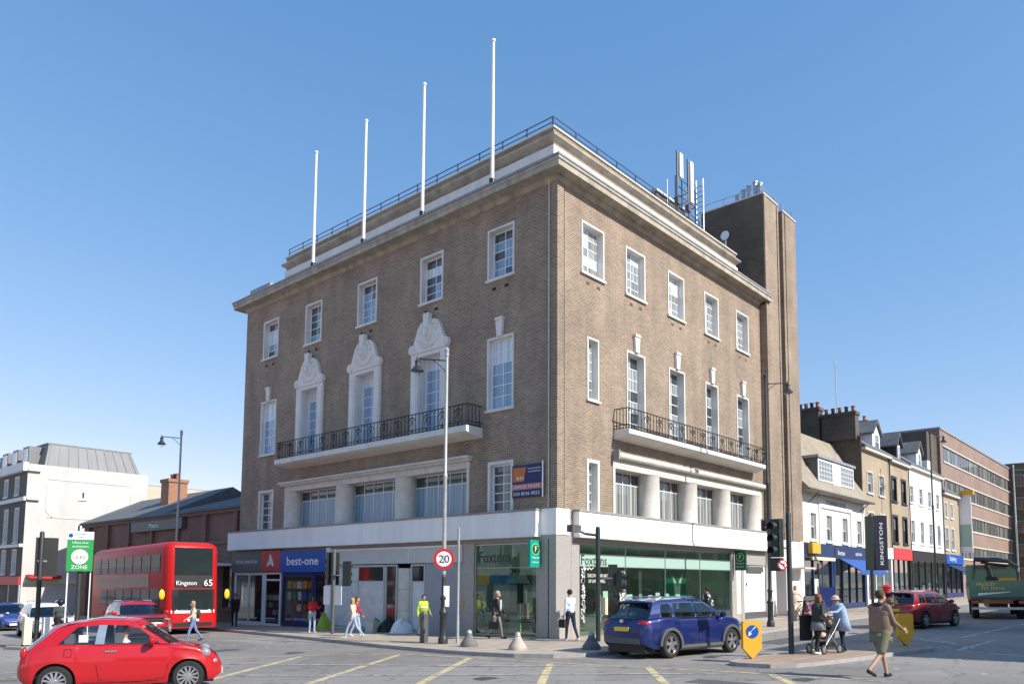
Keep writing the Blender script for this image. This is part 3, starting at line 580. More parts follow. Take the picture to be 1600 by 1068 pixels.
# vacant unit
MB(MAPL).box(5.0,14.28,.0,.08,2.96,3.7).build('shop_sign', 'vacant_grey', B); MB(MAPL).box(5.0,14.28,.08,.11,3.62,3.7).box(8.4,8.44,.08,.1,2.96,3.62).build('sign_trim', 'white_paint', B)
M('whitewash', (.62,.72,.72), .35, .16, 2.2, coat=.4); M('vacant_dark', (.02,.03,.03), .1, coat=1.)
glazed(MAPL, 10.2, 14.2, -.15, 2.92, 2, 'vacant_grey', lambda i, j: 'whitewash' if (i == 1 or j == 0) else 'vacant_dark', fr=.1, heads=[2.15])
glazed(MAPL, 9.3, 10.15, -.1, 2.92, 1, 'vacant_grey', 'vacant_dark', fr=.08); glazed(MAPL, 7.4, 8.35, -.1, 2.92, 1, 'vacant_grey', lambda i, j: 'whitewash' if j == 0 else 'vacant_dark', fr=.08, heads=[2.15])
m = MB(MAPL)
for z in (-.1,.85,1.8): m.lathe([(.41,z),(.43,z+.02),(.43,z+.92),(.41,z+.945)], (8.85,-.25,0), 20)
m.build('column', 'stone', B, smooth=True)
for i, (a, b) in enumerate(((5.0,6.15),(6.17,7.35))): MB(MAPL).box(a,b,-.06,.02,-.1,2.94).build('wall_panel', 'panel_bluegrey', B)
MB(MAPL).box(4.32,4.97,-.2,.04,-.1,3.75).build('shop_pier', 'granite', B); ubox('letter_box', 'print3', B, 4.9, 4.98, .04, .06, 1.0, 1.4, MAPL)
# estate agent
clearglass('fox_glass', (.84,.95,.90), .03); clearglass('fox_band', (.62,.82,.74), .03); clearglass('fox_side', (.62,.78,.70), .05)
glazed(MAPL, .92, 4.3, .02, 3.68, 1, 'steel', lambda i, j: 'fox_band' if j else 'fox_side', fr=.05, heads=[2.72], bar=.02)
glazed(MAPR, 1.42, 14.2, .04, 3.68, 4, 'steel', lambda i, j: ('fox_glass', 'frost', 'fox_band')[j], fr=.05, heads=[2.78,3.26], bar=.025)
M('fox_text', (.012,.035,.03), .4)
text(B, 'Foxtons', 'fox_text', (.028, 4.12, 2.93), (0,-1,0), (0,0,1), .46, width=1.78); text(B, 'Foxtons', 'fox_text', (1.55, .028, 2.84), (1,0,0), (0,0,1), .40, width=1.75)
for i, (s, w, z) in enumerate([('DISCOVER THE ART', 1.35, 2.36), ('OF LIVING WELL', 1.15, 2.14)]): text(B, s, 'white_plain', (2.0+.05*i, .028, z), (1,0,0), (0,0,1), .13, width=w)
MB(MAPR).box(.9,1.4,-.3,.02,.0,3.72).build('shop_pier', 'granite', B)
bl = MB(MAPR); rb = random.Random(5)
for i in range(150):
    t = rb.random(); u, z = (1.62+.18*rb.random()+.9*max(0, t-.8)*4, .6+2.1*min(1, t*1.2)+.1*rb.random()) if i % 5 < 3 else (4.25+.35*rb.random(), 1.1+1.5*t)
    r = .03+.05*rb.random(); bl.prism([(u+r*cos(a*pi/3), z+r*sin(a*pi/3)) for a in range(6)], -.033, -.029)
tag(bl.build('blossom_decal', 'white_plain', B), None, None, kind='stuff')
M('fox_panel', (.0,.16,.10), .4); M('desk_white', (.7,.7,.68), .4)
MB().box(10.4,12.4,1.6,1.75,.1,2.75).build('green_panel', 'fox_panel', B); MB().box(3.0,3.9,6.0,6.2,.1,2.7).box(2.2,2.35,3.2,4.4,.1,2.7).build('green_panel', 'fox_panel', B)
m = MB()
for p in ([(11.2,2.0),(11.0,2.5),(11.35,2.2),(11.5,1.9),(11.65,2.2),(12.05,2.62),(11.8,2.05),(11.7,1.2),(11.6,.5),(11.4,.5),(11.35,1.2)],): m.prism(p, 1.56, 1.6)
m.build('white_motif', 'white_plain', B)
for k, (x, y) in enumerate([(2.6,1.7),(4.8,1.5),(7.0,1.7),(9.0,1.9),(1.9,3.2),(5.4,3.9),(8.2,4.1)]):
    d = MB(); d.box(x-.7,x+.7,y-.35,y+.35,.72,.76); d.box(x-.66,x-.6,y-.3,y+.3,.08,.72); d.box(x+.6,x+.66,y-.3,y+.3,.08,.72); d = d.build('desk', 'desk_white', B)
    MB().box(x-.25,x+.25,y,y+.03,.9,1.22).box(x-.03,x+.03,y+.03,y+.06,.76,1.0).build('monitor', 'plastic_black', d)
    MB().box(x-.22,x+.22,y+.5,y+.9,.45,.52).box(x-.2,x+.2,y+.88,y+.94,.5,1.05).tube([(x,y+.7,.08),(x,y+.7,.45)], .03, 6).build('office_chair', 'plastic_grey', d)
for x, z in [(3.0,.9),(4.75,1.15),(5.1,1.15),(6.7,1.1),(7.3,1.2),(8.1,1.15),(3.3,1.3)]: ubox('display_card', 'white_plain', B, x, x+.34, .22, .23, z, z+.5)
for x in (3.6,6.2,9.6): ubox('blind_strip', 'desk_white', B, x, x+.25, 2.6, 2.62, .1, 2.7)
# lamp shades inside, seen through the left glass
for y, x in ((3.4,1.6),(1.9,1.9)): MB().lathe([(.55,2.1),(.3,2.55)], (x, y, 0), 14, cap=False).tube([(x,y,2.5),(x,y,3.72)], .01, 4).build('pendant_shade', 'stone', B)
# right of the glass: service door and white panels
MB(MAPR).box(14.22,14.75,-.2,.03,.0,3.72).box(15.3,15.62,-.2,.03,.0,3.72).build('shop_pier', 'granite', B); ubox('white_board', 'white_plain', B, 14.76, 15.28, -.1, 0, .55, 3.0, MAPR)
MB(MAPR).box(14.76,15.28,-.12,.01,.0,.54).build('stall_riser', 'granite', B)
MB(MAPR).box(15.63,18.3,-.1,.03,3.1,3.72).build('door_head', 'granite', B); MB(MAPR).box(16.0,17.9,.03,.07,2.72,3.02).build('name_plate', 'plastic_grey', B)
for a, b in ((15.66,16.55),(16.58,17.45),(17.48,18.3)): ubox('door_panel', 'white_paint', B, a, b, -.12, -.04, .6, 3.08, MAPR)
MB(MAPR).box(15.64,18.3,-.13,-.02,.0,.59).build('stall_riser', 'granite_dark', B); ubox('door_vent', 'plastic_black', B, 15.95, 16.1, -.04, -.03, 2.0, 2.15, MAPR)
# under the tower
MB(MAPR).box(18.36,18.9,-1.2,.35,.1,4.6).box(20.3,20.6,-1.2,.35,.1,4.6).box(22.4,22.94,-1.2,.35,.1,4.6).box(18.9,20.3,-1.2,.35,3.1,4.6).box(20.6,22.4,-1.2,.3,.1,4.6).build('tower_base', 'render_white', B)
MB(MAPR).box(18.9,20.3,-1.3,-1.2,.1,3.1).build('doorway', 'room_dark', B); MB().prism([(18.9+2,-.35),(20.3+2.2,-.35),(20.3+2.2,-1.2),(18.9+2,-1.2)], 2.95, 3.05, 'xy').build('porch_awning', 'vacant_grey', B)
# ================================================================== other buildings
brickmat('brick_stack', (.42,.16,.08), (.34,.12,.06), (.36,.28,.2), var=.15)
def shell(p, w, depth, z0, h, mat, holes, name='wall'):
    m = MB(MAPR); m.wall(0, w, z0, h, holes); m.build(name, mat, p)
    MB().quad((0,0,z0),(0,depth,z0),(0,depth,h),(0,0,h)).quad((w,0,z0),(w,depth,z0),(w,depth,h),(w,0,h)).quad((0,depth,z0),(w,depth,z0),(w,depth,h),(0,depth,h)).build('side_wall', mat, p)
def shopfront(p, u0, u1, z0, z1, frame, fascia, zf, cols=3, glass='shop_glass', door=True, inner='shop_wall'):
    MB(MAPR).box(u0,u1,-.0,.16,z1,zf).build('shop_sign', fascia, p)
    f = MB(MAPR); fr = .12
    f.box(u0,u0+.3,-.12,.06,z0,z1); f.box(u1-.3,u1,-.12,.06,z0,z1); f.box(u0+.3,u1-.3,-.12,.03,z0,z0+.45)
    us = [u0+.3+(u1-u0-.6)*i/cols for i in range(cols+1)]
    for u in us[1:-1]: f.box(u-fr/2,u+fr/2,-.1,.02,z0+.45,z1)
    f = f.build('shopfront', frame, p)
    for i in range(cols): ubox('pane', glass, f, us[i]+fr/2, us[i+1]-fr/2, -.06, -.05, z0+.45, z1, MAPR)
    MB(MAPR).box(u0,u1,-2.6,-2.5,z0,z1).box(u0,u1,-2.5,-.12,z0-.2,z0+.05).box(u0,u1,-2.5,-.0,z1,z1+.1).box(u0,u0+.05,-2.5,-.12,z0,z1).box(u1-.05,u1,-2.5,-.12,z0,z1).build('shop_interior', inner, p)
    r = random.Random(int(u0*10+z1*7))
    for i in range(int((u1-u0)*1.6)):
        u = u0+.4+r.random()*(u1-u0-.9); ubox('stock', 'print%d' % r.randrange(9), f, u, u+.4, -1.2, -.8, z0+.5, z0+.8+.7*r.random(), MAPR)
def chimney(p, x0, x1, y0, y1, z0, z1, mat, pots, along='y'):
    m = MB().box(x0,x1,y0,y1,z0,z1-.25).box(x0-.08,x1+.08,y0-.08,y1+.08,z1-.25,z1); c = m.build('chimney', mat, p)
    for i in range(pots):
        t = (i+.5)/pots; x, y = ((x0+x1)/2, y0+(y1-y0)*t) if along == 'y' else (x0+(x1-x0)*t, (y0+y1)/2)
        MB().lathe([(.13,z1),(.12,z1+.35),(.16,z1+.38),(.16,z1+.45),(.1,z1+.45)], (x,y,0), 10).build('chimney_pot', ('terracotta','plastic_black')[i % 2], c)
M('terracotta', (.38,.13,.07), .8, .2, 4); M('navy_shop', (.015,.04,.12), .45); M('awning_blue', (.03,.10,.36), .7, .1, 4); M('shop_red', (.62,.04,.05), .5); M('frame_black', (.012,.013,.014), .4)
sashp = lambda i, j: 'room_dark' if j == 0 else 'blind_grey'
def sash(p, u0, u1, z0, z1, fm='window_white', sm='stone_white', sur=.1, pm=None, cols=1): return window(p, MAPR, u0, u1, z0, z1, cols, 2, pm or sashp, depth=.14, sur=sur, sm=sm, fm=fm, sill=True, proud=.04, bar=.05, fr=.06)
# -- white-fronted pub with a bell-cast tiled roof
P_ = thing('pub_building', 'low white-fronted building with tiled mansard roof and wide dormer beside the tower', 'building', (22.97,0,0))
wx = [(1.9,3.0),(4.6,5.75),(7.55,8.7),(10.45,11.55)]
shell(P_, 12.1, 7, 4.6, 8.1, 'render_white', [(a+.03,b-.03,4.83,6.6) for a, b in wx])
for a, b in wx: sash(P_, a, b, 4.8, 6.63, sur=.12)
MB(MAPR).box(3.4,3.7,0,.08,4.6,7.6).box(9.2,9.5,0,.08,4.6,7.6).box(.0,.3,0,.08,4.6,7.6).box(11.8,12.1,0,.08,4.6,7.6).build('pilaster', 'render_white', P_)
MB(MAPR).box(3.6,9.3,0,.1,6.95,7.75).build('name_panel', 'render_white', P_); text(P_, 'TOWNHOUSE', 'letter_dark', (4.5,-.11,7.2), (1,0,0), (0,0,1), .3, width=3.6)
prof = [(-.75,7.75),(-.7,7.95),(-.15,8.5),(.55,9.6),(1.3,11.1),(2.0,12.35),(2.3,12.45),(4.6,9),(4.6,7.9)]
MB().prism(prof, -.02, 12.1, 'yz').build('roof', 'roof_tile', P_)
MB().tube([(-.02,-.78,7.8),(12.1,-.78,7.8)], .07, 8).build('gutter', 'plastic_grey', P_)
for x in (1.6, 10.9): MB().tube([(x,-.75,7.7),(x,-.3,7.3),(x,-.06,7.1)], .03, 6).build('eaves_bracket', 'black_iron', P_)
d = MB().box(3.3,10.0,-.05,1.9,8.6,10.15).build('dormer', 'slate', P_); MB().box(3.15,10.15,-.2,2.0,10.15,10.32).build('dormer_roof', 'lead', d)
for a, b in ((3.35,6.0),(7.3,9.95)): window(P_, lambda u, dd, z: (u,-.06-dd,z), a, b, 8.68, 10.1, 5, 4, 'blind_grey', depth=.02, sur=.08, sm='window_white', sill=False, name='dormer_window')
MB().box(6.0,7.3,-.1,-.05,8.62,10.12).build('dormer_cheek', 'window_white', d)
zg = pave(26, 0)
shopfront(P_, .5, 5.6, zg, 3.75, 'navy_shop', 'navy_shop', 4.62, 3); shopfront(P_, 5.7, 12.05, zg, 3.75, 'navy_shop', 'navy_shop', 4.62, 4)
text(P_, 'Boutique', 'white_plain', (6.2,-.17,4.0), (1,0,0), (0,0,1), .3, width=1.3); text(P_, 'optician', 'white_plain', (9.6,-.17,4.05), (1,0,0), (0,0,1), .25, width=1.3)
m = MB(MAPR); m.prism([(.0,3.85),(1.5,2.95),(1.5,2.7),(1.47,2.7),(1.47,2.9),(.0,3.75)], 6.6, 12.0, 'yz'); m.build('awning', 'awning_blue', P_)
ubox('sign_box', 'signal_yellow', P_, 1.0, 2.3, .18, .5, 3.95, 4.6, MAPR); ubox('strip_light', 'signal_cream', P_, 1.2, 5.0, .3, .42, 3.55, 3.75, MAPR); ubox('menu_case', 'white_plain', P_, 2.2, 2.8, .05, .1, 1.5, 2.4, MAPR)
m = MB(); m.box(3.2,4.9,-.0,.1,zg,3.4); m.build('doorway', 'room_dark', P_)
# -- terrace houses on the right-hand street
def terrace(name, label, x0, x1, eave, wm, wins, fm, sm, shop, dorm, group='terrace houses on the right-hand street', sur=.1):
    t = thing(name, label, 'house', (x0,0,0), 0, group); w = x1-x0; z0 = 4.9
    shell(t, w, 8, z0, eave, wm, [(a+.03,b-.03,c+.03,e-.03) for a, b, c, e in wins])
    for a, b, c, e in wins: sash(t, a, b, c, e, fm, sm, sur)
    MB().prism([(-.3,eave),(-.3,eave+.14),(4,eave+3.2),(8,eave+.1),(8,eave)], 0, w, 'yz').build('roof', 'slate', t)
    MB(MAPR).box(0,w,0,.3,eave-.16,eave).build('eaves', 'stone', t); MB().tube([(w-.12,-.1,4.9),(w-.12,-.1,eave-.1)], .05, 6).build('downpipe', 'black_iron', t)
    if dorm:
        dx0, dx1, dm = dorm; cx = (dx0+dx1)/2; zt = eave+1.9
        b = MB(); b.prism([(dx0,eave+.3),(dx1,eave+.3),(dx1,eave+1.75),(cx,eave+2.7),(dx0,eave+1.75)], .5, 3.4, 'xz'); b = b.build('dormer', dm, t)
        MB().prism([(dx0-.25,eave+1.62),(cx,eave+2.72),(dx1+.25,eave+1.62),(dx1+.25,eave+1.76),(cx,eave+2.9),(dx0-.25,eave+1.76)], .3, 3.6, 'xz').build('dormer_roof', 'slate', b)
        window(t, lambda u, d_, z: (u,.49-d_,z), dx0+.3, dx1-.3, eave+.5, eave+1.8, 1, 2, sashp, depth=.0, sur=.1, sm='window_white', sill=False, name='dormer_window')
    zg = pave((x0+x1)/2, 0); fr, fa, cols = shop
    shopfront(t, .1, w-.1, zg, 4.0, fr, fa, 4.85, cols)
    return t
h2 = terrace('terrace_house', 'yellow brick terrace house with white gabled dormer next to the pub roof', 35.1, 41.4, 12.0, 'brick_yellow', [(.9,2.3,8.75,10.4),(3.6,5.0,8.75,10.4),(.9,2.3,5.4,7.4),(3.6,5.0,5.4,7.4)], 'window_white', 'stone', ('white_paint','white_plain',3), (4.2,6.0,'white_paint'))
MB().prism([(0,4.6),(0,12.75),(2.8,14.2),(6,13.2),(8,11.5),(8,4.6)], -.12, .0, 'yz').build('party_wall', 'brick_dark', h2)
chimney(h2, -.5, .3, 2.85, 4.6, 12.0, 15.3, 'brick_dark', 4); chimney(h2, -.4, .4, .25, 2.7, 12.6, 14.65, 'brick_dark', 5)
MB().tube([(1.5,2.2,13.2),(1.5,2.2,19.2)], .035, 6).tube([(1.0,2.2,18.9),(2.0,2.2,18.9)], .02, 5).tube([(1.1,2.0,18.6),(1.9,2.4,18.75)], .02, 5).build('aerial', 'lamp_silver', h2)
h3 = terrace('terrace_house', 'tan brick terrace house with black-framed windows', 41.4, 46.6, 11.85, 'brick_yellow', [(.5,1.9,8.6,10.65),(3.1,4.5,8.6,10.65),(.5,1.9,5.3,7.55),(3.1,4.5,5.3,7.55)], 'frame_black', 'frame_black', ('frame_black','shop_red',3), (4.0,5.2,'frame_black'), sur=.2)
h4 = terrace('terrace_house', 'long white rendered terrace house with four windows per floor', 46.6, 57.6, 12.0, 'render_white', [(.3+2.8*i,1.5+2.8*i,8.9,10.4) for i in range(4)]+[(.3+2.8*i,1.5+2.8*i,5.5,7.5) for i in range(4)], 'window_white', 'render_white', ('frame_black','frame_black',5), (4.8,6.4,'white_paint'))
MB().box(8.4,10,.5,3.4,12.3,13.5).build('dormer', 'render_white', h4)
h5 = terrace('terrace_house', 'small tan brick terrace house at the end of the row, lower than its neighbour', 57.6, 64.6, 10.7, 'brick_yellow', [(.6,1.9,5.3,7.5),(2.9,4.2,5.3,7.5),(.8,1.8,8.4,9.9),(3.0,4.0,8.4,9.9)], 'window_white', 'stone_white', ('shop_navy','best_blue',3), None)
chimney(h3, -.4, .4, 3.0, 5.0, 13, 15.6, 'brick_dark', 4); chimney(h4, -.4, .4, 3.0, 5.0, 13, 16.2, 'brick_red', 3)
text(h5, 'Styling', 'white_plain', (1.2,-.17,4.3), (1,0,0), (0,0,1), .4, width=2.6)
m = MB(MAPR); m.prism([(.0,3.95),(1.5,3.2),(1.5,2.95),(1.47,2.95),(1.47,3.15),(.0,3.85)], .4, 6.4, 'yz'); m.build('awning', 'navy_shop', h5)
ubox('blade_sign', 'white_plain', h5, 6.6, 6.75, 0, 1.1, 5.2, 11.0, MAPR); ubox('blade_sign', 'frost', h5, 6.55, 6.8, .05, 1.05, 5.8, 8.0, MAPR); ubox('roof_finial', 'signal_yellow', h5, 6.3, 6.8, .1, 1.4, 11.0, 11.4, MAPR)
ubox('hanging_sign', 'plastic_grey', h5, 9.5, 13.5, -1.9, -1.8, 6.6, 8.4, MAPR)
# -- brick office block with strip windows
O_ = thing('office_block', 'long red-brown brick office block with strip windows beyond the terrace', 'building', (66.5,2.0,0))
ow = 40.
rows = [(15.1,16.7),(11.6,13.2),(8.2,9.8),(4.9,6.3)]
shell(O_, ow, 12, 0, 18.4, 'brick_office', [(1.0,ow-1.0,a,b) for a, b in rows])
for a, b in rows:
    for i in range(9):
        u0 = 1.0+(ow-2.0)*i/9; u1 = 1.0+(ow-2.0)*(i+1)/9
        window(O_, MAPR, u0, u1, a, b, 5, 1, lambda i, j: rnd.choice(['room_dark','room_dark','blind_grey']), depth=.12, sur=.0, fm='stone_grey', sill=False, bar=.16, fr=.1, name='strip_window')
    MB(MAPR).box(1,ow-1,-.02,.1,a-.14,a).box(1,ow-1,-.02,.06,b,b+.12).build('sill_band', 'stone', O_)
MB(MAPR).box(-.1,ow+.1,-12,.1,18.4,18.6).build('coping', 'lead', O_); MB().box(-4,0,.3,12,0,17.6).build('stair_block', 'brick_dark', O_)
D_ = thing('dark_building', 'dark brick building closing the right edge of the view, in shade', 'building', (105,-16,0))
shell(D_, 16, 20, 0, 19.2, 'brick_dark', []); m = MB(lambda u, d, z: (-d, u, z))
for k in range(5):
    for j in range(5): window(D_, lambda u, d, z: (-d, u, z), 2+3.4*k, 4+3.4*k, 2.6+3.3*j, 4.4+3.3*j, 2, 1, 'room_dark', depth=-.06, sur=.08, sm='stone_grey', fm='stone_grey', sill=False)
# -- terrace on the far side of the right-hand street; its shadow falls across the carriageway
T_ = thing('south_terrace', 'three-storey brick terrace opposite, its shadow crossing the road', 'building', (62,-21.0,0), pi)
shell(T_, 58.5, 9, .2, 10.0, 'brick_yellow', []);  MB().box(0,58.5,0,9,10,10.25).build('roof', 'slate', T_)
for i in range(16):
    for z in (4.6, 7.4): window(T_, MAPR, 1.2+3.6*i, 2.6+3.6*i, z, z+1.7, 1, 2, 'blind_grey', depth=-.05, sur=.1, sill=False)
# -- white building at the left, with zinc mansard
Wb = thing('white_building', 'white rendered building with grey zinc mansard and dark brick street front', 'building', (-2.6,53,0), -pi/2)
# local: x runs towards -y of the world (away from the view is -x), -y faces the left street
def wl(u, d, z): return (u, -d, z)
fz = .0
fw_ = [(-3.0,-1.9),(-5.9,-4.8),(-8.8,-7.7)]
lw_ = [(-2.6,-1.5),(-5.4,-4.3),(-8.4,-7.3)]
m = MB(wl); m.wall(-14, 0, -.9, 11.0, [(a+.03,b-.03,9.1,10.6) for a, b in fw_]+[(a+.03,b-.03,5.2,8.0) for a, b in lw_]+[(a+.03,b-.03,2.6,4.6) for a, b in lw_]); m.build('front_wall', 'brick_grey', Wb)
for a, b in fw_: sash(Wb, a, b, 9.07, 10.63, sur=.16)
for a, b in lw_: sash(Wb, a, b, 5.17, 8.03, sur=.16); sash(Wb, a, b, 2.57, 4.63, sur=.16)
MB(wl).box(-14,.1,0,.35,10.9,11.6).box(-14,.1,0,.2,8.5,8.8).box(-14,.1,0,.3,4.75,5.0).build('front_cornice', 'render_white', Wb)
MB().quad((0.02,0,-.9),(.02,9.4,-.9),(.02,9.4,11.5),(.02,0,11.5)).quad((-14,9.4,-.9),(0,9.4,-.9),(0,9.4,11.5),(-14,9.4,11.5)).build('gable_wall', M('gable_render', (.56,.55,.52), .8, .08, .8, streak=(1,1,.3)), Wb)
mp_g = lambda u, d, z: (.02+d, u, z)
m = MB(mp_g); m.box(1.5,8.0,0,.04,10.35,10.45).box(1.5,8.0,0,.04,7.2,7.3).box(1.4,1.5,0,.04,7.8,9.9).box(8.0,8.1,0,.04,7.8,9.9).prism([(1.4,7.8),(1.5,7.8),(1.95,7.3),(1.85,7.2)],0,.04).box(.0,.9,0,.25,10.9,11.1).box(.0,.9,0,.25,8.55,8.75); m.build('gable_moulding', 'stone', Wb)
for u, z in ((3.9,8.9),(3.7,6.1),(4.7,6.05)): window(Wb, mp_g, u, u+.5, z, z+.75, 1, 1, 'room_dark', depth=-.02, sur=.1, sm='fascia_white', sill=True)
m = MB(); m.hexa([(-14,1.2,11.5),(-.1,1.2,11.5),(-.1,8.75,11.5),(-14,8.75,11.5),(-14,1.6,13.4),(-.7,1.6,13.4),(-.7,8.1,13.4),(-14,8.1,13.4)]); m.build('mansard_roof', 'zinc' if 'zinc' in MT else M('zinc', (.19,.195,.2), .55, .10, 1.2, streak=(1,1,.1)), Wb)
MB().box(-14,-.65,1.5,8.2,13.4,13.5).build('roof_edge', 'lead', Wb)
for i in range(10): MB().hexa([(-.1,1.4+i*.78,11.5),(-.05,1.4+i*.78,11.5),(-.05,1.44+i*.78,11.5),(-.1,1.44+i*.78,11.5),(-.7,1.75+i*.68,13.4),(-.65,1.75+i*.68,13.4),(-.65,1.79+i*.68,13.4),(-.7,1.79+i*.68,13.4)]).build("standing_seam", "zinc", Wb)
for x in (-2.6,-5.4,-8.2):
    MB().box(x-.8,x+.8,.5,2.4,11.6,13.2).build('dormer', 'zinc', Wb); window(Wb, MAPR if False else (lambda u, d, z: (u,.48-d,z)), x-.6, x+.6, 11.75, 13.0, 2, 1, 'net_white', depth=0., sur=.08, sm='window_white', sill=False, name='dormer_window')
shopfront(Wb, -14, -.1, -.8, 1.7, 'white_paint', 'sign_red', 2.4, 5)
m = MB(mp_g); m.prism([(.3,2.55),(2.6,2.5),(2.6,2.2),(.3,2.25)], .0, .9); m.build('shop_canopy', 'sign_red', Wb); ubox('sign_board', 'shop_red', Wb, .02, 1.6, 1.6, 1.75, 4.0, 5.0)
MB(mp_g).box(.2,9.2,0,.12,1.8,2.2).build('sign_band', 'signal_cream', Wb)
# -- low brick station range between
St = thing('station_range', 'low dark red brick station range with slate roof behind the bus', 'building', (.8,50,0), -pi/2)
sw = 25.9
shell(St, sw, 9, -.9, 6.5, 'brick_station', [(2+4.2*i,4.4+4.2*i,.4,3.4) for i in range(6)])
for i in range(6): window(St, MAPR, 2+4.2*i, 4.4+4.2*i, .4, 3.4, 3, 3, 'room_dark', depth=.2, sur=.2, sm='brick_red', fm='stone_grey', sill=True)
MB(MAPR).box(0,sw,0,.2,6.3,6.6).box(0,sw,0,.12,4.4,4.6).build('string_course', 'brick_red', St)
m = MB(); m.prism([(-.35,6.5),(-.35,6.65),(4.4,8.9),(9.2,6.6),(9.2,6.5)], -.2, 15.5, 'yz'); m.prism([(-.35,6.5),(-.35,6.65),(5.5,8.4),(9.2,6.6),(9.2,6.5)], 15.5, sw, 'yz'); m.build('roof', 'slate', St)
m = MB(MAPR); m.box(10,18,.05,.35,5.55,6.25); m.build('station_sign', 'plastic_grey', St); text(St, 'Metro', 'white_plain', (13.0,-.36,5.75), (1,0,0), (0,0,1), .3, width=1.6)
for i in range(7): MB(MAPR).box(1.2+3.9*i,1.55+3.9*i,0,.22,-.8,6.3).build('buttress', 'brick_station', St)
chimney(St, 9.2, 10.5, 2.0, 3.4, 7.0, 9.7, 'brick_stack', 3, 'x')
MB(MAPR).box(20.5,25.8,.1,2.2,3.0,3.15).build('entrance_canopy', 'white_paint', St)
Bg = thing('beige_building', 'plain beige block rising behind the station roofs', 'building', (9.5,60,0))
shell(Bg, 9, 9, -1, 11.4, M('beige', (.55,.47,.36), .85, .06, 1), []); MB().box(0,9,0,9,11.4,11.5).build('roof', 'lead', Bg)
# -- unseen blocks added behind and left of the view, for reflections and bounce
def offblock(label, loc, rz, w, h, mat):
    t = thing('unseen_block', label, 'building', loc, rz, 'unseen blocks added for the light'); shell(t, w, 9, -1, h, mat, []); MB().box(0,w,0,9,h,h+.3).build('roof', 'slate', t)
    for i in range(int(w/4)):
        for z in (4.6, 7.6): window(t, MAPR, 1.3+4*i, 2.7+4*i, z, z+1.8, 1, 2, 'blind_grey', depth=-.05, sur=.1, sill=False)
        shopfront(t, .2+4*i, 4.1+4*i, -.2, 2.7, ('frame_black','navy_shop','white_paint')[i % 3], ('shop_red','plastic_grey','best_blue','signal_yellow')[i % 4], 3.5, 1, 'vacant_dark')
offblock('unseen shop terrace added across the left street, pale to bounce light', (-27.5,2,-.8), pi/2, 128, 12.5, 'render_white')
offblock('unseen brick shop block added behind the viewpoint for reflections', (-8,-44,.6), pi, 34, 11.5, 'brick_yellow')
# ================================================================== vehicles
def carpaint(name, c, flake=.0): return M(name, c, .35, 0, metal=flake, coat=.8, spec=.4)
carpaint('paint_red', (.47,.006,.012)); carpaint('paint_blue', (.008,.02,.13), .25); carpaint('paint_darkred', (.26,.012,.03), .15); carpaint('paint_crimson', (.42,.012,.03), .1); carpaint('paint_white', (.78,.78,.77)); carpaint('paint_mini', (.03,.06,.24), .2); carpaint('paint_grey', (.22,.26,.31), .4)
def lerp_tab(t, x):
    for (a, b), (c, d) in zip(t, t[1:]):
        if a <= x <= c: u = (x-a)/(c-a) if c > a else 0; return b+(d-b)*u
    return t[0][1] if x < t[0][0] else t[-1][1]
def smooth_tab(t, x):
    for (a, b), (c, d) in zip(t, t[1:]):
        if a <= x <= c: u = (x-a)/(c-a) if c > a else 0; u = u*u*(3-2*u)*.5+u*.5; return b+(d-b)*u
    return t[0][1] if x < t[0][0] else t[-1][1]
SEC = [(.93,0),(.972,.1),(.980,.28),(.984,.46),(1.0,.63),(.984,.69),(.966,.84),(.945,.92),(.90,.975),(.80,.995),(.5,1.015),(0,1.02)]
def wheel(p, x, y, r, w, side, style, arms):
    # side: +1 left, -1 right
    t = MB(); t.lathe([(r*.66,-w/2),(r*.9,-w/2),(r*.985,-w*.36),(r,-w*.2),(r,w*.2),(r*.985,w*.36),(r*.9,w/2),(r*.66,w/2),(r*.64,w*.3),(r*.64,-w*.3),(r*.66,-w/2)], (x,y,r), 28, 'y', cap=False); t = t.build('wheel', 'rubber', p, smooth=True)
    m = MB(); o = y+side*w*.40
    m.lathe([(r*.68,-.0),(r*.68,side*.02),(r*.62,side*.02),(r*.6,-side*.03)], (x,o,r), 28, 'y', cap=False)
    for k in range(arms):
        a = 2*pi*k/arms+.3; hw = (.10 if style == 'multi' else .16)*r*(8/arms if arms > 8 else 1)
        ca, sa = cos(a), sin(a)
        def P(rr, q): return (x+ca*rr-sa*q, o+side*(.018 if rr < r*.3 else .008), r+sa*rr+ca*q)
        m.add([P(r*.12,-hw*.8),P(r*.64,-hw),P(r*.64,hw),P(r*.12,hw*.8)]+[(v[0],v[1]-side*.03,v[2]) for v in (P(r*.12,-hw*.8),P(r*.64,-hw),P(r*.64,hw),P(r*.12,hw*.8))], [(0,1,2,3),(4,5,6,7),(0,1,5,4),(1,2,6,5),(2,3,7,6),(3,0,4,7)])
    m.lathe([(.001,side*.03),(r*.16,side*.026),(r*.18,-side*.0)], (x,o,r), 14, 'y', cap=False)
    m.build('rim', 'rim_silver', t, smooth=True)
    MB().lathe([(.001,-side*.04),(r*.6,-side*.04)], (x,o,r), 20, 'y', cap=False).build('brake_disc', 'plastic_black', t)
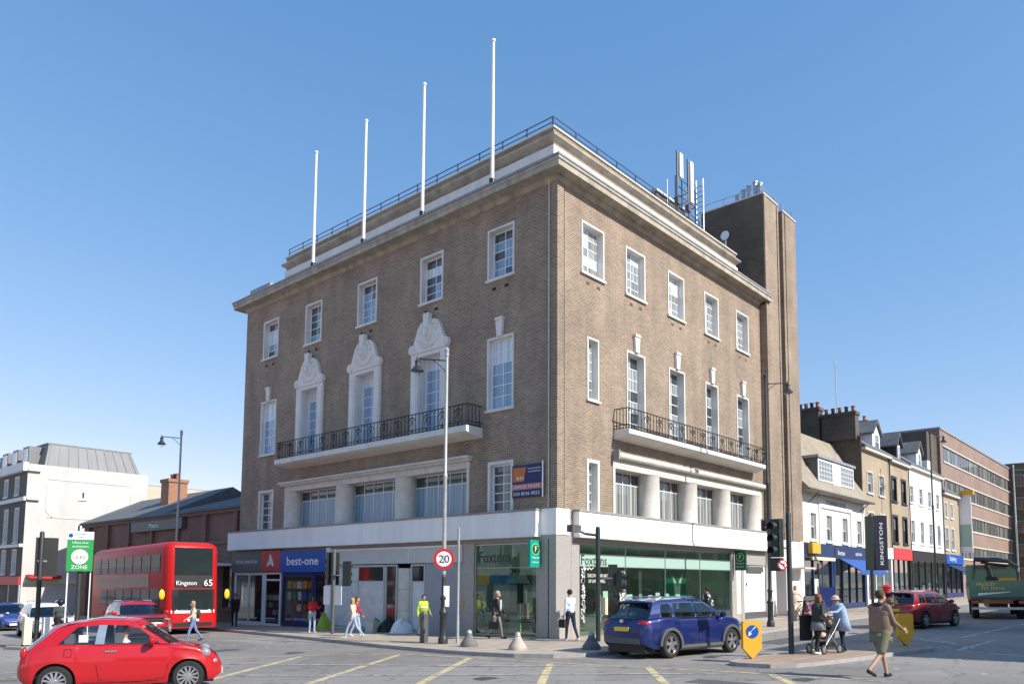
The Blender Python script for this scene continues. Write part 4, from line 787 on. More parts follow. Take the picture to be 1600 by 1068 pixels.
def car(name, label, loc, rz, paint, sp, group=None, cat='car'):
    p = thing(name, label, cat, loc, rz, group, tilt=True)
    L, Wd, r = sp['L'], sp['W']/2, sp['r']; f, b = L/2, -L/2; xf, xr = sp['xf'], sp['xr']
    top, pl, bot = sp['top'], sp['plan'], sp.get('bot', [(b,.34),(b+.25,.22),(f-.25,.2),(f,.3)])
    ar = r+.055
    xs = set([b+i*L/46 for i in range(47)]+[b+.02,b+.06,b+.12,f-.02,f-.06,f-.12])
    for c in (xf, xr):
        xs -= {x for x in xs if abs(x-c) < ar+.05}
        xs |= {c+ar*cos(pi*k/16) for k in range(17)}|{c-ar-.015, c+ar+.015}
    xs = sorted(x for x in xs if b <= x <= f)
    def z0(x):
        z = lerp_tab(bot, x)
        for c in (xf, xr):
            if abs(x-c) <= ar: z = max(z, r*.98+sqrt(max(ar*ar-(x-c)**2, 0))) if sqrt(max(ar*ar-(x-c)**2, 0)) > 0 or True else z
        return z
    def flare(x, t):
        k = 0
        for c in (xf, xr): k = max(k, 1-abs(x-c)/(ar*1.45))
        return .025*max(k, 0)*max(0, 1-t*1.25)
    def sect(x):
        w = smooth_tab(pl, x); zt = smooth_tab(top, x); zb = min(z0(x), zt-.04); zbase = lerp_tab(bot, x)
        out = []
        for q, t in SEC:
            z = zb+(zt-zb)*t; tt = (z-zbase)/max(zt-zbase, .05)
            # width follows the true height so arches do not pinch the flank
            qq = q if t > .86 else lerp_tab([(s[1], s[0]) for s in SEC], min(max(tt, 0), .86))
            out.append(((qq+flare(x, tt))*w if q > 0 else 0, z))
        return out
    m = MB(); n = len(SEC); cab = sp['cab']
    rows = []
    for x in xs:
        s = sect(x); rows.append([(x, y, z) for y, z in s]+[(x, -y, z) for y, z in s[-2::-1]])
    k = 2*n-1
    for i, rw in enumerate(rows): m.v += rw
    for i in range(len(rows)-1):
        for j in range(k-1):
            m.f.append([i*k+j, i*k+j+1, (i+1)*k+j+1, (i+1)*k+j]); xm = (xs[i]+xs[i+1])/2
            m.mi.append(1 if (n-3 <= j <= n+1 and cab[0] < xm < cab[1]) else 0)
    m.f.append(list(range(k))); m.mi.append(0); m.f.append([(len(rows)-1)*k+j for j in range(k)]); m.mi.append(0)
    body = m.build('body', [paint, 'interior_dark'], p, smooth=True, ang=50)
    MB().box(b+.15,f-.15,-Wd*.72,Wd*.72,.16,.42).box(xf-ar,xf+ar,-Wd*.7,Wd*.7,.2,r*2).box(xr-ar,xr+ar,-Wd*.7,Wd*.7,.2,r*2).build('underbody', 'plastic_black', p)
    if sp.get('clad'):
        for s in (-1, 1):
            c = MB(); xa, xb_ = xr+ar, xf-ar; yw = lambda x: smooth_tab(pl, x)
            for i in range(8):
                u0, u1 = xa+(xb_-xa)*i/8, xa+(xb_-xa)*(i+1)/8
                c.hexa([(u0,s*(yw(u0)*.95),.2),(u1,s*yw(u1)*.95,.2),(u1,s*(yw(u1)+.008),.26),(u0,s*(yw(u0)+.008),.26),(u0,s*yw(u0)*.95,.34),(u1,s*yw(u1)*.95,.34),(u1,s*(yw(u1)+.006),.33),(u0,s*(yw(u0)+.006),.33)])
            for cx in (xf, xr):
                for i in range(14):
                    a0, a1 = pi*i/14, pi*(i+1)/14
                    q = []
                    for a, rr in ((a0,ar-.012),(a1,ar-.012),(a1,ar+.065),(a0,ar+.065)): q.append((cx+rr*cos(a), r*.98+rr*sin(a)))
                    y1 = s*(yw(cx)+.034); c.hexa([(u,s*yw(cx)*.93,z) for u, z in q]+[(u,y1,z) for u, z in q])
            c.build('wheel_arch_cladding', 'plastic_grey', p)
    # greenhouse
    cols, rf, wr = sp['cols'], sp['roof'], sp['wr']; nb = .94; NV = 5
    def side(i, v, s):
        xb_, xt, _ = cols[i]; x = xb_+(xt-xb_)*v; zb = smooth_tab(top, xb_)-.01; zt = smooth_tab(rf, xt)
        wb = smooth_tab(pl, xb_)*.925; wt = wr*sp.get('rplan', lambda t: 1)(xt)
        y = wb+(wt-wb)*(v**1.25)+.02*sin(pi*v)
        return (x, s*y, zb+(zt-zb)*v)
    cb = MB(); vt_ = sp.get('vt', .88); vsn = [0,vt_*.34,vt_*.67,vt_,1.]
    for s in (-1, 1):
        for i in range(len(cols)-1):
            glass = cols[i][2] == 'g'
            if cols[i][2] == 'q':
                pq = MB()
                for a, c in zip(vsn, vsn[1:-1]): pq.quad(side(i,a,s), side(i+1,a,s), side(i+1,c,s), side(i,c,s))
                pq.build('door_pillar', sp['pillar'], p); cb.quad(side(i,vt_,s), side(i+1,vt_,s), side(i+1,1,s), side(i,1,s)); continue
            gl = MB()
            for a, c in zip(vsn, vsn[1:]):
                tgt = gl if glass and c <= vt_+.01 else cb
                tgt.quad(side(i,a,s), side(i+1,a,s), side(i+1,c,s), side(i,c,s))
            if glass:
                gl.build('side_window', sp.get('sideglass', 'car_glass'), p, smooth=True)
                if sp.get('trim'):
                    t_ = MB()
                    e = [side(i,0,s),side(i+1,0,s),side(i+1,vt_,s),side(i,vt_,s),side(i,0,s)]
                    e = [(q[0],q[1]+s*.006,q[2]) for q in e]
                    for a_, b_ in zip(e, e[1:]): t_.tube([a_,b_], .014, 5)
                    t_.build('window_trim', sp['trim'], p)
    bow = sp.get('bow', .16); NY = 8; cr = .045
    def end(i, v, q, sg):
        xa, ya, za = side(i, v, 1); return (xa+sg*bow*(1-q*q)*(1-.25*v), ya*q, za+cr*(1-q*q)*v)
    qs = [-1+2*k/NY for k in range(NY+1)]
    last = len(cols)-1
    for i, sg, nm in ((0,1,'windscreen'),(last,-1,'rear_window')):
        g_ = MB(); bw = sp.get('bowr', .08)/bow if sg < 0 else 1
        for a, c in zip(vsn, vsn[1:]):
            for q0, q1 in zip(qs, qs[1:]):
                tgt = g_ if (abs(q0) < .93 or abs(q1) < .93) and c <= .95 and abs(q0+q1)/2 < .9 else cb
                tgt.quad(end(i,a,q0,sg*bw), end(i,a,q1,sg*bw), end(i,c,q1,sg*bw), end(i,c,q0,sg*bw))
        g_.build(nm, 'car_glass', p, smooth=True)
    R_ = []
    ns = 14; x0_, x1_ = cols[0][1], cols[last][1]
    for k_ in range(ns+1):
        x = x0_+(x1_-x0_)*k_/ns; zt = smooth_tab(rf, x); wt = wr*sp.get('rplan', lambda t: 1)(x)
        o0 = bow*.75*max(0, 1-k_/3); o1 = -sp.get('bowr', .08)*.75*max(0, 1-(ns-k_)/3)
        R_.append([(x+(o0+o1)*(1-q*q), wt*q, zt+cr*(1-q*q)) for q in qs])
    for A, C_ in zip(R_, R_[1:]):
        for j in range(NY): cb.quad(A[j], A[j+1], C_[j+1], C_[j])
    cb.build('roof', paint, p, smooth=True, ang=35, norm=True)
    if sp.get('dark_roof'):
        g_ = MB(); a0, a1 = sp['dark_roof']
        for A, C_ in zip(R_[a0:a1], R_[a0+1:a1+1]):
            for j in range(1, NY-1): g_.quad(*[(v[0],v[1],v[2]+.006) for v in (A[j],A[j+1],C_[j+1],C_[j])])
        g_.build('sunroof', 'car_glass' if False else M('roof_glass', (.03,.04,.07), .05, coat=1.), p, smooth=True)
    if sp.get('rails'):
        for s in (-1, 1): MB().tube([(.15,s*.56,1.55),(0,s*.575,1.62),(-1.3,s*.575,1.61),(-1.5,s*.56,1.53)], .018, 6).build('roof_rail', 'chrome', p)
    st = sp.get('wheel', ('five', 5))
    for x in (xf, xr):
        for s in (-1, 1): wheel(p, x, s*(Wd-.105), r, .2, s, st[0], st[1])
    def ys(x, z):
        s = sect(x)
        for (y0, a), (y1, c) in zip(s, s[1:]):
            if a <= z <= c and c > a: return y0+(y1-y0)*(z-a)/(c-a)
        return s[3][0]
    # seams, handles, mirrors
    for sx in sp.get('seams', []):
        m = MB()
        for s in (-1, 1):
            pts = [(x, s*(ys(x, z)+.0015), z) for x, z in sx]; m.tube(pts, .006, 4)
        m.build('door_seam', 'plastic_black', p)
    for hx, hz in sp.get('handles', []):
        m = MB()
        for s in (-1, 1):
            y = ys(hx, hz); m.box(hx-.1,hx+.1,s*y-.02,s*y+.02,hz-.016,hz+.016)
        m.build('door_handle', sp.get('hm', 'chrome'), p)
    mx, mz = sp['mirror']
    for s in (-1, 1):
        y = s*(ys(mx, mz-.12)+.02); MB()._ball((mx, y+s*.13, mz), .1, 10, 7, (.7,1.15,.85)).box(mx-.03,mx+.03,min(y-s*.06,y+s*.1),max(y-s*.06,y+s*.1),mz-.1,mz-.05).build('wing_mirror', sp.get('mirmat', paint), p, smooth=True)
    # lamps, plates, grille
    for nm, mt, x, y, z, sx_, sy_, sz_ in sp.get('lamps', []):
        for s in (-1, 1): MB()._ball((x, s*y, z), 1, 14, 9, (sx_, sy_, sz_)).build(nm, mt, p, smooth=True)
    for nm, mt, a in sp.get('boxes', []): MB().box(*a).build(nm, mt, p)
    zf, zr = sp['plates']; px = sp.get('plx', (f+.012, b-.012))
    for x, z, mt, tx in ((px[0],zf,'plate_white',(0,1,0)),(px[1],zr,'plate_yellow',(0,-1,0))):
        o = MB().box(x-.008,x+.008,-.26,.26,z-.055,z+.055).build('number_plate', mt, p)
    # seats and wheel inside
    zb = smooth_tab(top, 0)
    for x, n2 in sp.get('seats', [(.1,2),(-.75,3)]):
        for y in ((-.36,.36) if n2 == 2 else (-.38,0,.38)): MB().box(x-.28,x-.12,y-.22,y+.22,zb-.3,zb+.2).box(x-.25,x-.15,y-.12,y+.12,zb+.22,zb+.4).build('seat', 'plastic_grey', p)
    m = MB(); sx_ = sp.get('steer', .62); m.lathe([(.17,-.015),(.19,0),(.17,.015)], (sx_,-.36,zb+.02), 16, 'x', cap=False); m.build('steering_wheel', 'plastic_black', p)
    return p
SMALL = dict(L=3.58, W=1.63, r=.3, xf=1.16, xr=-1.14,
    top=[(-1.79,.62),(-1.74,.78),(-1.6,.9),(-1.3,1.0),(-.2,.985),(.75,.965),(.95,.945),(1.25,.88),(1.5,.79),(1.68,.68),(1.76,.56),(1.79,.48)],
    plan=[(-1.79,.5),(-1.72,.64),(-1.55,.75),(-1.1,.81),(0,.815),(1.0,.81),(1.4,.75),(1.6,.66),(1.72,.54),(1.79,.4)],
    bot=[(-1.79,.4),(-1.65,.27),(-1.4,.2),(1.4,.19),(1.65,.22),(1.79,.32)], cab=(-1.45,.8), steer=.42,
    cols=[(.8,.14,'p'),(.64,.06,'g'),(-.34,-.3,'q'),(-.5,-.44,'g'),(-1.12,-.72,'p'),(-1.62,-1.15,'p')],
    roof=[(-1.25,1.27),(-.9,1.38),(-.4,1.445),(.0,1.43),(.25,1.375)], vt=.78, wr=.56, bow=.17, bowr=.16, sideglass='clear_glass', wheel=('multi',12),
    seams=[[(.78,.92),(.8,.6),(.74,.3),(.3,.24)],[(-.42,.93),(-.46,.6),(-.4,.3),(0,.24),(.35,.24)]], handles=[(-.22,.84)], mirror=(.5,1.03),
    lamps=[('headlight','lens_clear',1.46,.63,.75,.11,.1,.1),('fog_lamp','lens_clear',1.62,.54,.57,.08,.09,.065),('tail_light','lens_red',-1.68,.62,.84,.06,.05,.11)],
    boxes=[('bumper_trim','chrome',(1.72,1.775,-.45,.45,.44,.46)),('tailgate_handle','chrome',(-1.8,-1.76,-.2,.2,.9,.93))], plates=(.34,.5), dark_roof=(2,9), trim=None, pillar='rim_silver')
SMALL['seams'] += [[(-1.0,.9),(-.88,.9),(-.88,.76),(-1.0,.76),(-1.0,.9)],[(1.36,.83),(1.1,.82),(.86,.86)],[(.62,.25),(0,.25),(-.7,.26)]]
SUV = dict(L=4.49, W=1.84, r=.35, xf=1.38, xr=-1.30,
    top=[(-2.245,.7),(-2.2,.92),(-2.1,1.05),(-1.7,1.09),(0,1.07),(.9,1.06),(1.1,1.06),(1.6,1.02),(1.95,.96),(2.12,.86),(2.21,.7),(2.245,.55)],
    plan=[(-2.245,.66),(-2.18,.76),(-2.0,.84),(-1.4,.91),(0,.92),(1.4,.905),(1.85,.83),(2.08,.72),(2.19,.6),(2.245,.5)],
    bot=[(-2.245,.42),(-2.0,.3),(-1.8,.25),(1.8,.24),(2.1,.26),(2.245,.36)], cab=(-2.0,1.15),
    cols=[(1.12,.3,'p'),(.92,.22,'g'),(-.1,-.12,'p'),(-.18,-.2,'g'),(-1.08,-1.02,'p'),(-1.16,-1.1,'g'),(-1.62,-1.5,'p'),(-2.05,-1.72,'p')],
    roof=[(-1.8,1.48),(-1.2,1.55),(-.4,1.58),(.1,1.56),(.4,1.5)], wr=.64, bow=.22, bowr=.12, wheel=('five',5), clad=True, trim='chrome', hm='paint_blue', vt=.8, rails=True,
    seams=[[(.98,1.03),(1.0,.7),(.92,.4)],[(-.12,1.05),(-.14,.7),(-.1,.36),(.9,.34)],[(-1.12,1.06),(-1.0,.8),(-.88,.6),(-.8,.36),(-.1,.34)]], handles=[(-.02,.9),(-1.0,.92)], mirror=(.85,1.12),
    lamps=[('headlight','lens_clear',2.06,.66,.8,.14,.16,.07),('tail_light','lens_red',-2.09,.62,.93,.11,.19,.085)],
    boxes=[('grille','plastic_black',(2.17,2.235,-.5,.5,.7,.82)),('rear_bumper','plastic_grey',(-2.262,-2.2,-.62,.62,.4,.55)),('spoiler','paint_blue',(-1.98,-1.72,-.58,.58,1.47,1.51)),('badge','chrome',(-2.26,-2.23,-.06,.06,.95,1.03)),('front_lower_grille','plastic_black',(2.19,2.25,-.55,.55,.36,.5))], plates=(.55,.78), plx=(2.255,-2.262))
import copy
def variant(base, **k):
    d = copy.deepcopy({a: v for a, v in base.items() if not callable(v)}); d.update(k); return d
ROVER = variant(SUV, L=4.4, hm='plastic_black', trim=None, handles=[(-.02,.92),(-1.0,.94)], boxes=[('grille','plastic_black',(2.14,2.24,-.56,.56,.78,.9)),('front_lower_grille','plastic_black',(2.18,2.25,-.7,.7,.36,.56)),('bonnet_lip','plastic_black',(2.05,2.16,-.6,.6,.93,.95)),('spoiler','plastic_black',(-1.98,-1.72,-.58,.58,1.47,1.51))], lamps=[('headlight','lens_clear',2.05,.68,.86,.14,.17,.05),('tail_light','lens_red',-2.13,.68,.93,.1,.2,.07)], dark_roof=(1,13), plates=(.62,.75), plx=(2.262,-2.262))
HATCH = variant(SUV, L=4.3, r=.32, hm='paint_white', clad=None, trim=None, roof=[(-1.8,1.36),(-1.2,1.43),(-.4,1.47),(.1,1.45),(.4,1.39)], top=[(-2.245,.62),(-2.2,.8),(-2.1,.92),(-1.7,.96),(0,.94),(.9,.92),(1.1,.91),(1.6,.86),(1.95,.78),(2.12,.68),(2.21,.56),(2.245,.45)], lamps=[('headlight','lens_clear',2.02,.66,.66,.16,.15,.07),('tail_light','lens_red',-2.13,.66,.8,.1,.18,.08)], boxes=[('grille','plastic_black',(2.17,2.24,-.4,.4,.52,.62)),('front_lower_grille','plastic_black',(2.2,2.25,-.6,.6,.3,.42))], plates=(.46,.7), plx=(2.262,-2.262), mirror=(.85,.98), handles=[(-.02,.8),(-1.0,.82)])
MINI = variant(SMALL, L=3.7, vt=.84, wheel=('five',5), mirmat='white_plain', lamps=[('headlight','lens_clear',1.5,.58,.76,.08,.12,.12),('fog_lamp','lens_clear',1.68,.5,.42,.05,.07,.06),('tail_light','lens_red',-1.7,.62,.84,.06,.05,.11)], boxes=[('grille','chrome',(1.72,1.79,-.38,.38,.52,.56)),('grille','plastic_black',(1.7,1.785,-.36,.36,.4,.515)),('bonnet_stripe','white_plain',(.98,1.42,-.34,-.24,.9,.955)),('bonnet_stripe','white_plain',(.98,1.42,.24,.34,.9,.955))], trim=None, dark_roof=None, cols=[(.95,.42,'p'),(.8,.36,'g'),(-.3,-.3,'p'),(-.42,-.42,'g'),(-1.2,-1.15,'p'),(-1.62,-1.4,'p')], roof=[(-1.45,1.36),(-.9,1.41),(-.4,1.42),(.1,1.4),(.45,1.36)])
def at(x, y): return (x, y, road(x, y))
fiat = car('hatchback_car', 'small bright red retro hatchback crossing in the foreground', at(-15.85,-1.7), radians(-26), 'paint_red', SMALL); fiat.scale = (1.0,)*3
ubox('window_sticker', 'white_plain', fiat, -.78, -.62, -.69, -.685, 1.02, 1.16)
car('suv_car', 'blue SUV turning in front of the estate agent, seen from behind', at(-1.75,-6.15), radians(-9), 'paint_blue', SUV).scale = (1.06,)*3
car('suv_car', 'dark red SUV with black grille waiting beside the bus', at(-8.6,15.95), radians(-99), 'paint_crimson', ROVER)
car('hatchback_car', 'white hatchback half hidden behind the red foreground car', at(-10.2,21.6), radians(-97), 'paint_white', HATCH)
car('hatchback_car', 'blue compact car with white bonnet stripes at the left edge', at(-9.3,30.6), radians(-95), 'paint_mini', MINI)
car('hatchback_car', 'grey car cut by the left edge of the picture', at(-12.0,30.5), radians(-95), 'paint_grey', HATCH)
car('suv_car', 'dark red car half in shade ahead of the green truck', at(14.9,-8.7), radians(-12), 'paint_darkred', variant(SUV, hm='chrome', clad=None, trim=None))
# ------------------------------------------------------------------ double-decker bus
M('bus_red', (.50,.012,.014), .4, coat=.12, spec=.2); M('bus_glass', (.02,.028,.03), .06, spec=.4); M('bus_ad', (.16,.10,.09), .35, .3, 2., coat=.3); M('bus_yellow', (.8,.55,.02), .4); M('display_white', (.9,.9,.85), .5)
def bus(loc, rz):
    p = thing('double_decker_bus', 'red double-decker bus facing the junction by the kerb', 'bus', loc, rz, tilt=True)
    L, Wd, H, r = 10.8, 1.25, 4.3, .38; f, b = L/2, -L/2
    def outline(ins, z):
        # rounded plan; the nose leans back above the lower windscreen
        lean = .0 if z < 1.0 else .16*(z-1.0)/3.3
        ff = f-ins-lean*.9; bb = b+ins; w = Wd-ins; c = .34; pts = []
        for cx, cy, a0 in ((ff-c,w-c,0),(bb+.2,w-.2,90),(bb+.2,-w+.2,180),(ff-c,-w+c,270)):
            rr = c if cx > 0 else .2
            for k in range(7):
                a = radians(a0+(90-15*k if False else 15*k))
                pts.append((cx+rr*cos(a), cy+rr*sin(a)))
        pts = [(x+(.18*(1-(y/Wd)**2) if x > ff-c-.01 else 0), y) for x, y in pts]
        # front midpoints so that the nose bows
        return pts[-1:]+[] and pts[:28]
    zs = [(.0,.3),(.0,.34),(0,1.0),(0,2.2),(0,2.35),(0,3.6),(.0,3.95),(.05,4.12),(.14,4.23),(.35,4.3)]
    m = MB(); n = 28
    for ins, z in zs: m.v += [(x, y, z) for x, y in outline(ins, z)]
    for i in range(len(zs)-1):
        for k in range(n): m.f.append([i*n+k, i*n+(k+1) % n, (i+1)*n+(k+1) % n, (i+1)*n+k]); m.mi.append(0)
    m.f.append(list(range(n))); m.f.append([(len(zs)-1)*n+k for k in range(n)]); m.mi += [0, 0]
    m.build('body', 'bus_red', p, smooth=True, ang=30)
    def front(z0, z1, y0, y1, mt, nm, off=.012, ny=8, nz=3, par=p):
        q = MB()
        def X(y, z):
            o = outline(0, z); best = None
            # intersect the outline nose with this y
            for (xa, ya), (xb, yb) in zip(o, o[1:]+o[:1]):
                if xa > 0 and xb > 0 and (ya-y)*(yb-y) <= 0 and abs(ya-yb) > 1e-6:
                    t = (y-ya)/(yb-ya); x = xa+(xb-xa)*t
                    if best is None or x > best: best = x
            return (best if best is not None else f)+off
        for i in range(ny):
            for j in range(nz):
                a, c = y0+(y1-y0)*i/ny, y0+(y1-y0)*(i+1)/ny; e, g = z0+(z1-z0)*j/nz, z0+(z1-z0)*(j+1)/nz
                q.quad((X(a,e),a,e),(X(c,e),c,e),(X(c,g),c,g),(X(a,g),a,g))
        return q.build(nm, mt, par, smooth=True)
    front(2.74,4.02,-1.16,1.16,'bus_glass','upper_windscreen'); front(2.12,2.735,-1.16,1.16,'plastic_black','destination_panel')
    front(1.1,2.08,-1.19,1.19,'bus_glass','windscreen', ny=10); front(.98,1.14,-1.0,1.0,'white_plain','dash_panel')
    front(.36,.55,-.9,.9,'plastic_black','bumper', .014)
    text(p, '65', 'display_white', (f+.13,.42,2.24), (0,1,0), (0,0,1), .3, width=.42); text(p, 'Kingston', 'display_white', (f+.13,-.85,2.28), (0,1,0), (0,0,1), .2, width=.95)
    for s in (-1, 1):
        MB()._ball((f-.12, s*.98, .8), 1, 12, 8, (.12,.16,.12)).build('headlight', 'lens_clear', p, smooth=True)
        y = s*(Wd+.01)
        u = MB(); us = [(-5.0+1.22*i, -3.9+1.22*i) for i in range(8)]
        for i, (a, c) in enumerate(us):
            ubox('window', 'bus_glass', p, a, c, y-.01, y+.01, 2.92, 3.72)
            if i % 2: ubox('window_vent', 'plastic_grey', p, a, c, y+s*.011-.003, y+s*.011+.003, 3.5, 3.53)
        for i, (a, c) in enumerate(us[1:]): ubox('window', 'bus_glass', p, a, c, y-.01, y+.01, 1.3, 2.1)
        ubox('advert_panel', 'bus_ad', p, -4.6, 3.3, y-.006, y+.013, 2.2, 2.84)
        m = MB().tube([(f-.1,s*1.2,2.1),(f+.25,s*1.45,2.05)], .025, 6); a_ = m.build('mirror_arm', 'plastic_black', p); MB()._ball((f+.25,s*1.5,1.85), 1, 10, 8, (.07,.13,.24)).build('mirror', 'bus_yellow', a_, smooth=True)
        for x in (3.0, -2.6): wheel(p, x, s*1.1, .48, .28, s, 'five', 8)
    pass
    MB().box(3.0-.62,3.0+.62,-Wd-.004,Wd+.004,.28,1.0).box(-2.6-.62,-2.6+.62,-Wd-.004,Wd+.004,.28,1.0).build('wheel_arch', 'plastic_black', p)
    ubox('number_plate', 'plate_white', p, f+.12, f+.14, -.26, .26, .6, .71)
bus(at(-5.1,22.9), radians(-93.5))
# ------------------------------------------------------------------ builders' merchant lorry
M('truck_green', (.01,.17,.10), .35, coat=.7); M('truck_cab', (.012,.2,.11), .35, coat=.7); M('rust', (.35,.14,.04), .7, .3, 6)
tk = thing('crane_truck', 'green drop-side lorry with folded crane at the right edge', 'truck', at(22.3,-10.5), radians(13), tilt=True)
MB().box(0,6.2,-1.25,1.25,1.0,1.12).build('flat_bed', 'plastic_grey', tk); MB().box(-.04,.02,-1.24,1.24,1.12,1.95).build('tailboard', 'truck_green', tk)
MB().box(0,6.2,1.22,1.28,1.12,1.9).build('drop_side', 'truck_green', tk); MB().box(0,6.2,-1.28,-1.22,1.12,1.9).build('drop_side', 'truck_green', tk); MB().box(6.15,6.25,-1.25,1.25,1.12,2.6).build('headboard', 'truck_green', tk)
text(tk, 'PROUD', M('gold_text', (.8,.62,.14), .5), (-.045,1.0,1.68), (0,-1,0), (0,0,1), .16, width=.85, sheer=.3); text(tk, 'TO SERVE', 'gold_text', (-.045,.8,1.48), (0,-1,0), (0,0,1), .16, width=1.1, sheer=.3)
m = MB(); m.add([(-.05,.9,1.2),(-.05,-.5,1.36),(-.05,-.5,1.4),(-.05,.9,1.32)], [(0,1,2,3)]); m.build('stripe', 'white_plain', tk)
MB().box(-.1,.0,-1.2,1.2,.5,.62).build('bumper_bar', 'steel', tk); ubox('marker_board', 'rust', tk, -.06, -.03, -.6, .75, .8, .98)
for s in (-1, 1): ubox('tail_light', 'lens_red', tk, -.08, -.03, s*1.0-.18, s*1.0+.18, .8, .95)
for x in (1.2, 2.4, 6.6):
    for s in (-1, 1): wheel(tk, x, s*1.02, .48, .3, s, 'five', 8)
MB().box(.6,6.8,-.4,.4,.55,1.0).build('chassis', 'plastic_black', tk)
m = MB(); m.box(6.3,8.3,-1.2,1.2,.7,2.9); m.build('cab', 'truck_cab', tk)
ubox('cab_window', 'bus_glass', tk, 6.9, 7.9, 1.2, 1.21, 1.9, 2.6); ubox('cab_window', 'bus_glass', tk, 6.28, 6.3, -.8, .8, 2.65, 2.85)
c = MB().box(5.6,6.1,-.25,.25,1.1,2.2).build('crane_base', 'plastic_black', tk); MB().tube([(5.8,0,2.1),(5.7,.2,3.0),(5.4,.5,3.2)], [.13,.11,.1], 8).tube([(5.4,.8,3.2),(5.3,-.8,3.05),(5.2,-1.3,2.7)], [.11,.12,.08], 8).tube([(5.4,.5,3.0),(5.3,-.9,2.8)], .06, 8).tube([(5.5,.8,3.2),(5.0,.9,1.3)], .05, 8).build('crane_arm', 'lamp_black', c)
MB().tube([(5.35,.8,3.34),(5.3,-.6,3.24)], .05, 8).build('crane_ram', 'chrome', c)
for x, y, z, mt in ((4.2,.5,1.3,'rust'),(3.2,-.4,1.35,'plastic_grey'),(2.0,.3,1.3,'signal_cream'),(4.6,-.7,1.5,'signal_yellow')): MB().box(x-.5,x+.5,y-.4,y+.4,1.12,z+.6).build('load_pallet', mt, tk)
# parked cars and vans far up the right-hand street
car('hatchback_car', 'small pale car far up the right-hand street', at(48,-8.4), 0., 'paint_grey', HATCH)
# ------------------------------------------------------------------ street furniture
def lamp(label, x, y, h, arm_dir, group='street lamp posts', silver=True):
    z = pave(x, y); t = thing('street_lamp', label, 'street lamp', (x,y,z), arm_dir, group)
    MB().lathe([(.17,0),(.17,.18),(.14,.24),(.125,.3),(.125,1.0),(.15,1.04),(.15,1.1),(.1,1.16),(.09,1.5),(.12,1.54),(.12,1.6),(.075,1.68),(.072,2.4)], n=14).build('base', 'lamp_black', t, smooth=True)
    MB().lathe([(.072,2.3),(.068,h*.55),(.08,h*.555),(.08,h*.565),(.058,h*.57),(.055,h-.3),(.075,h-.28),(.075,h-.1),(.09,h-.06),(.06,h),(.0,h+.06)], n=12).build('post', 'lamp_silver' if silver else 'lamp_black', t, smooth=True)
    MB().tube([(0,0,h-.45),(.3,0,h-.42),(1.05,0,h-.38)], .025, 6).tube([(0,0,h-.9),(.25,0,h-.62),(.5,0,h-.42)], .015, 5).build('arm', 'lamp_black', t)
    l = MB().lathe([(.03,h-.3),(.05,h-.42),(.1,h-.46),(.08,h-.6),(.11,h-.66),(.23,h-.8),(.23,h-.83),(.15,h-.83)], (1.05,0,0), 16).build('lantern', 'lamp_black', t, smooth=True)
    MB().lathe([(.15,h-.83),(.13,h-.93),(.05,h-.99),(.001,h-1.0)], (1.05,0,0), 14, cap=False).build('bowl', 'clear_glass', l, smooth=True)
    return t
lamp('silver lamp post carrying the 20 sign in front of the shops', -4.08, 1.72, 10.45, radians(131))
lamp('lamp post beside the fascia end near the blue SUV', 10.4, -3.75, 11.35, radians(-45), silver=False)
lamp('grey lamp post rising behind the bus', -2.6, 25.8, 11.1, radians(140))
lamp('dark lamp post halfway up the right-hand street', 40.0, -3.4, 12.9, radians(-45), silver=False)
lamp('silver lamp post at the right edge by the dark building', 57.0, -6.0, 11.8, radians(-45))
def disc(p, c, r, d, mt, nm, ax, n=24):
    # a flat disc facing direction ax (unit, horizontal)
    a = Vector((-ax[1], ax[0], 0)); m = MB(); vs_ = []
    for k in range(n):
        q = Vector(c)+a*(r*cos(2*pi*k/n))+Vector((0,0,r*sin(2*pi*k/n))); vs_ += [tuple(q), tuple(q+Vector((ax[0],ax[1],0))*d)]
    m.add(vs_, [tuple(range(0,2*n,2)), tuple(range(1,2*n,2))]+[(2*k,(2*k+2) % (2*n),(2*k+3) % (2*n),2*k+1) for k in range(n)])
    return m.build(nm, mt, p)
# 20 mph sign
M('sign_face', (.84,.84,.84), .45); M('sign_red2', (.62,.015,.02), .45)
s20 = thing('speed_limit_sign', 'round red-ringed 20 sign on the silver lamp post', 'road sign', (-4.08,1.72,2.95))
ax = Vector((-.72,-.70,0)).normalized(); ax = (ax.x, ax.y); cc = Vector((0,0,0))+Vector((ax[0],ax[1],0))*.1
disc(s20, cc, .36, .012, 'sign_red2', 'ring', ax); disc(s20, cc+Vector((ax[0],ax[1],0))*.013, .265, .004, 'sign_face', 'face', ax)
rt_ = Vector((-ax[1], ax[0], 0))
text(s20, '20', 'letter_dark', cc+Vector((ax[0],ax[1],0))*.02-Vector((0,0,.13)), rt_, (0,0,1), .27, width=.38, center=True)
MB().box(-.09,.09,-.09,.09,-.15,.15).build('bracket', 'steel', s20)
pl = thing('notice_plate', 'small white notice plate strapped to the silver lamp post', 'sign', (-4.08,1.72,1.3)); m = MB().box(-.1,.1,-.012,0,0,.72); m.build('plate', 'white_plain', pl, loc=(ax[0]*.1+.1,ax[1]*.1-.05,0), rz=atan2(ax[1],ax[0])+pi/2); MB().box(-.13,.13,-.01,.0,.3,.36).build('strap', 'steel', pl, loc=(0,0,0), rz=atan2(ax[1],ax[0])+pi/2)
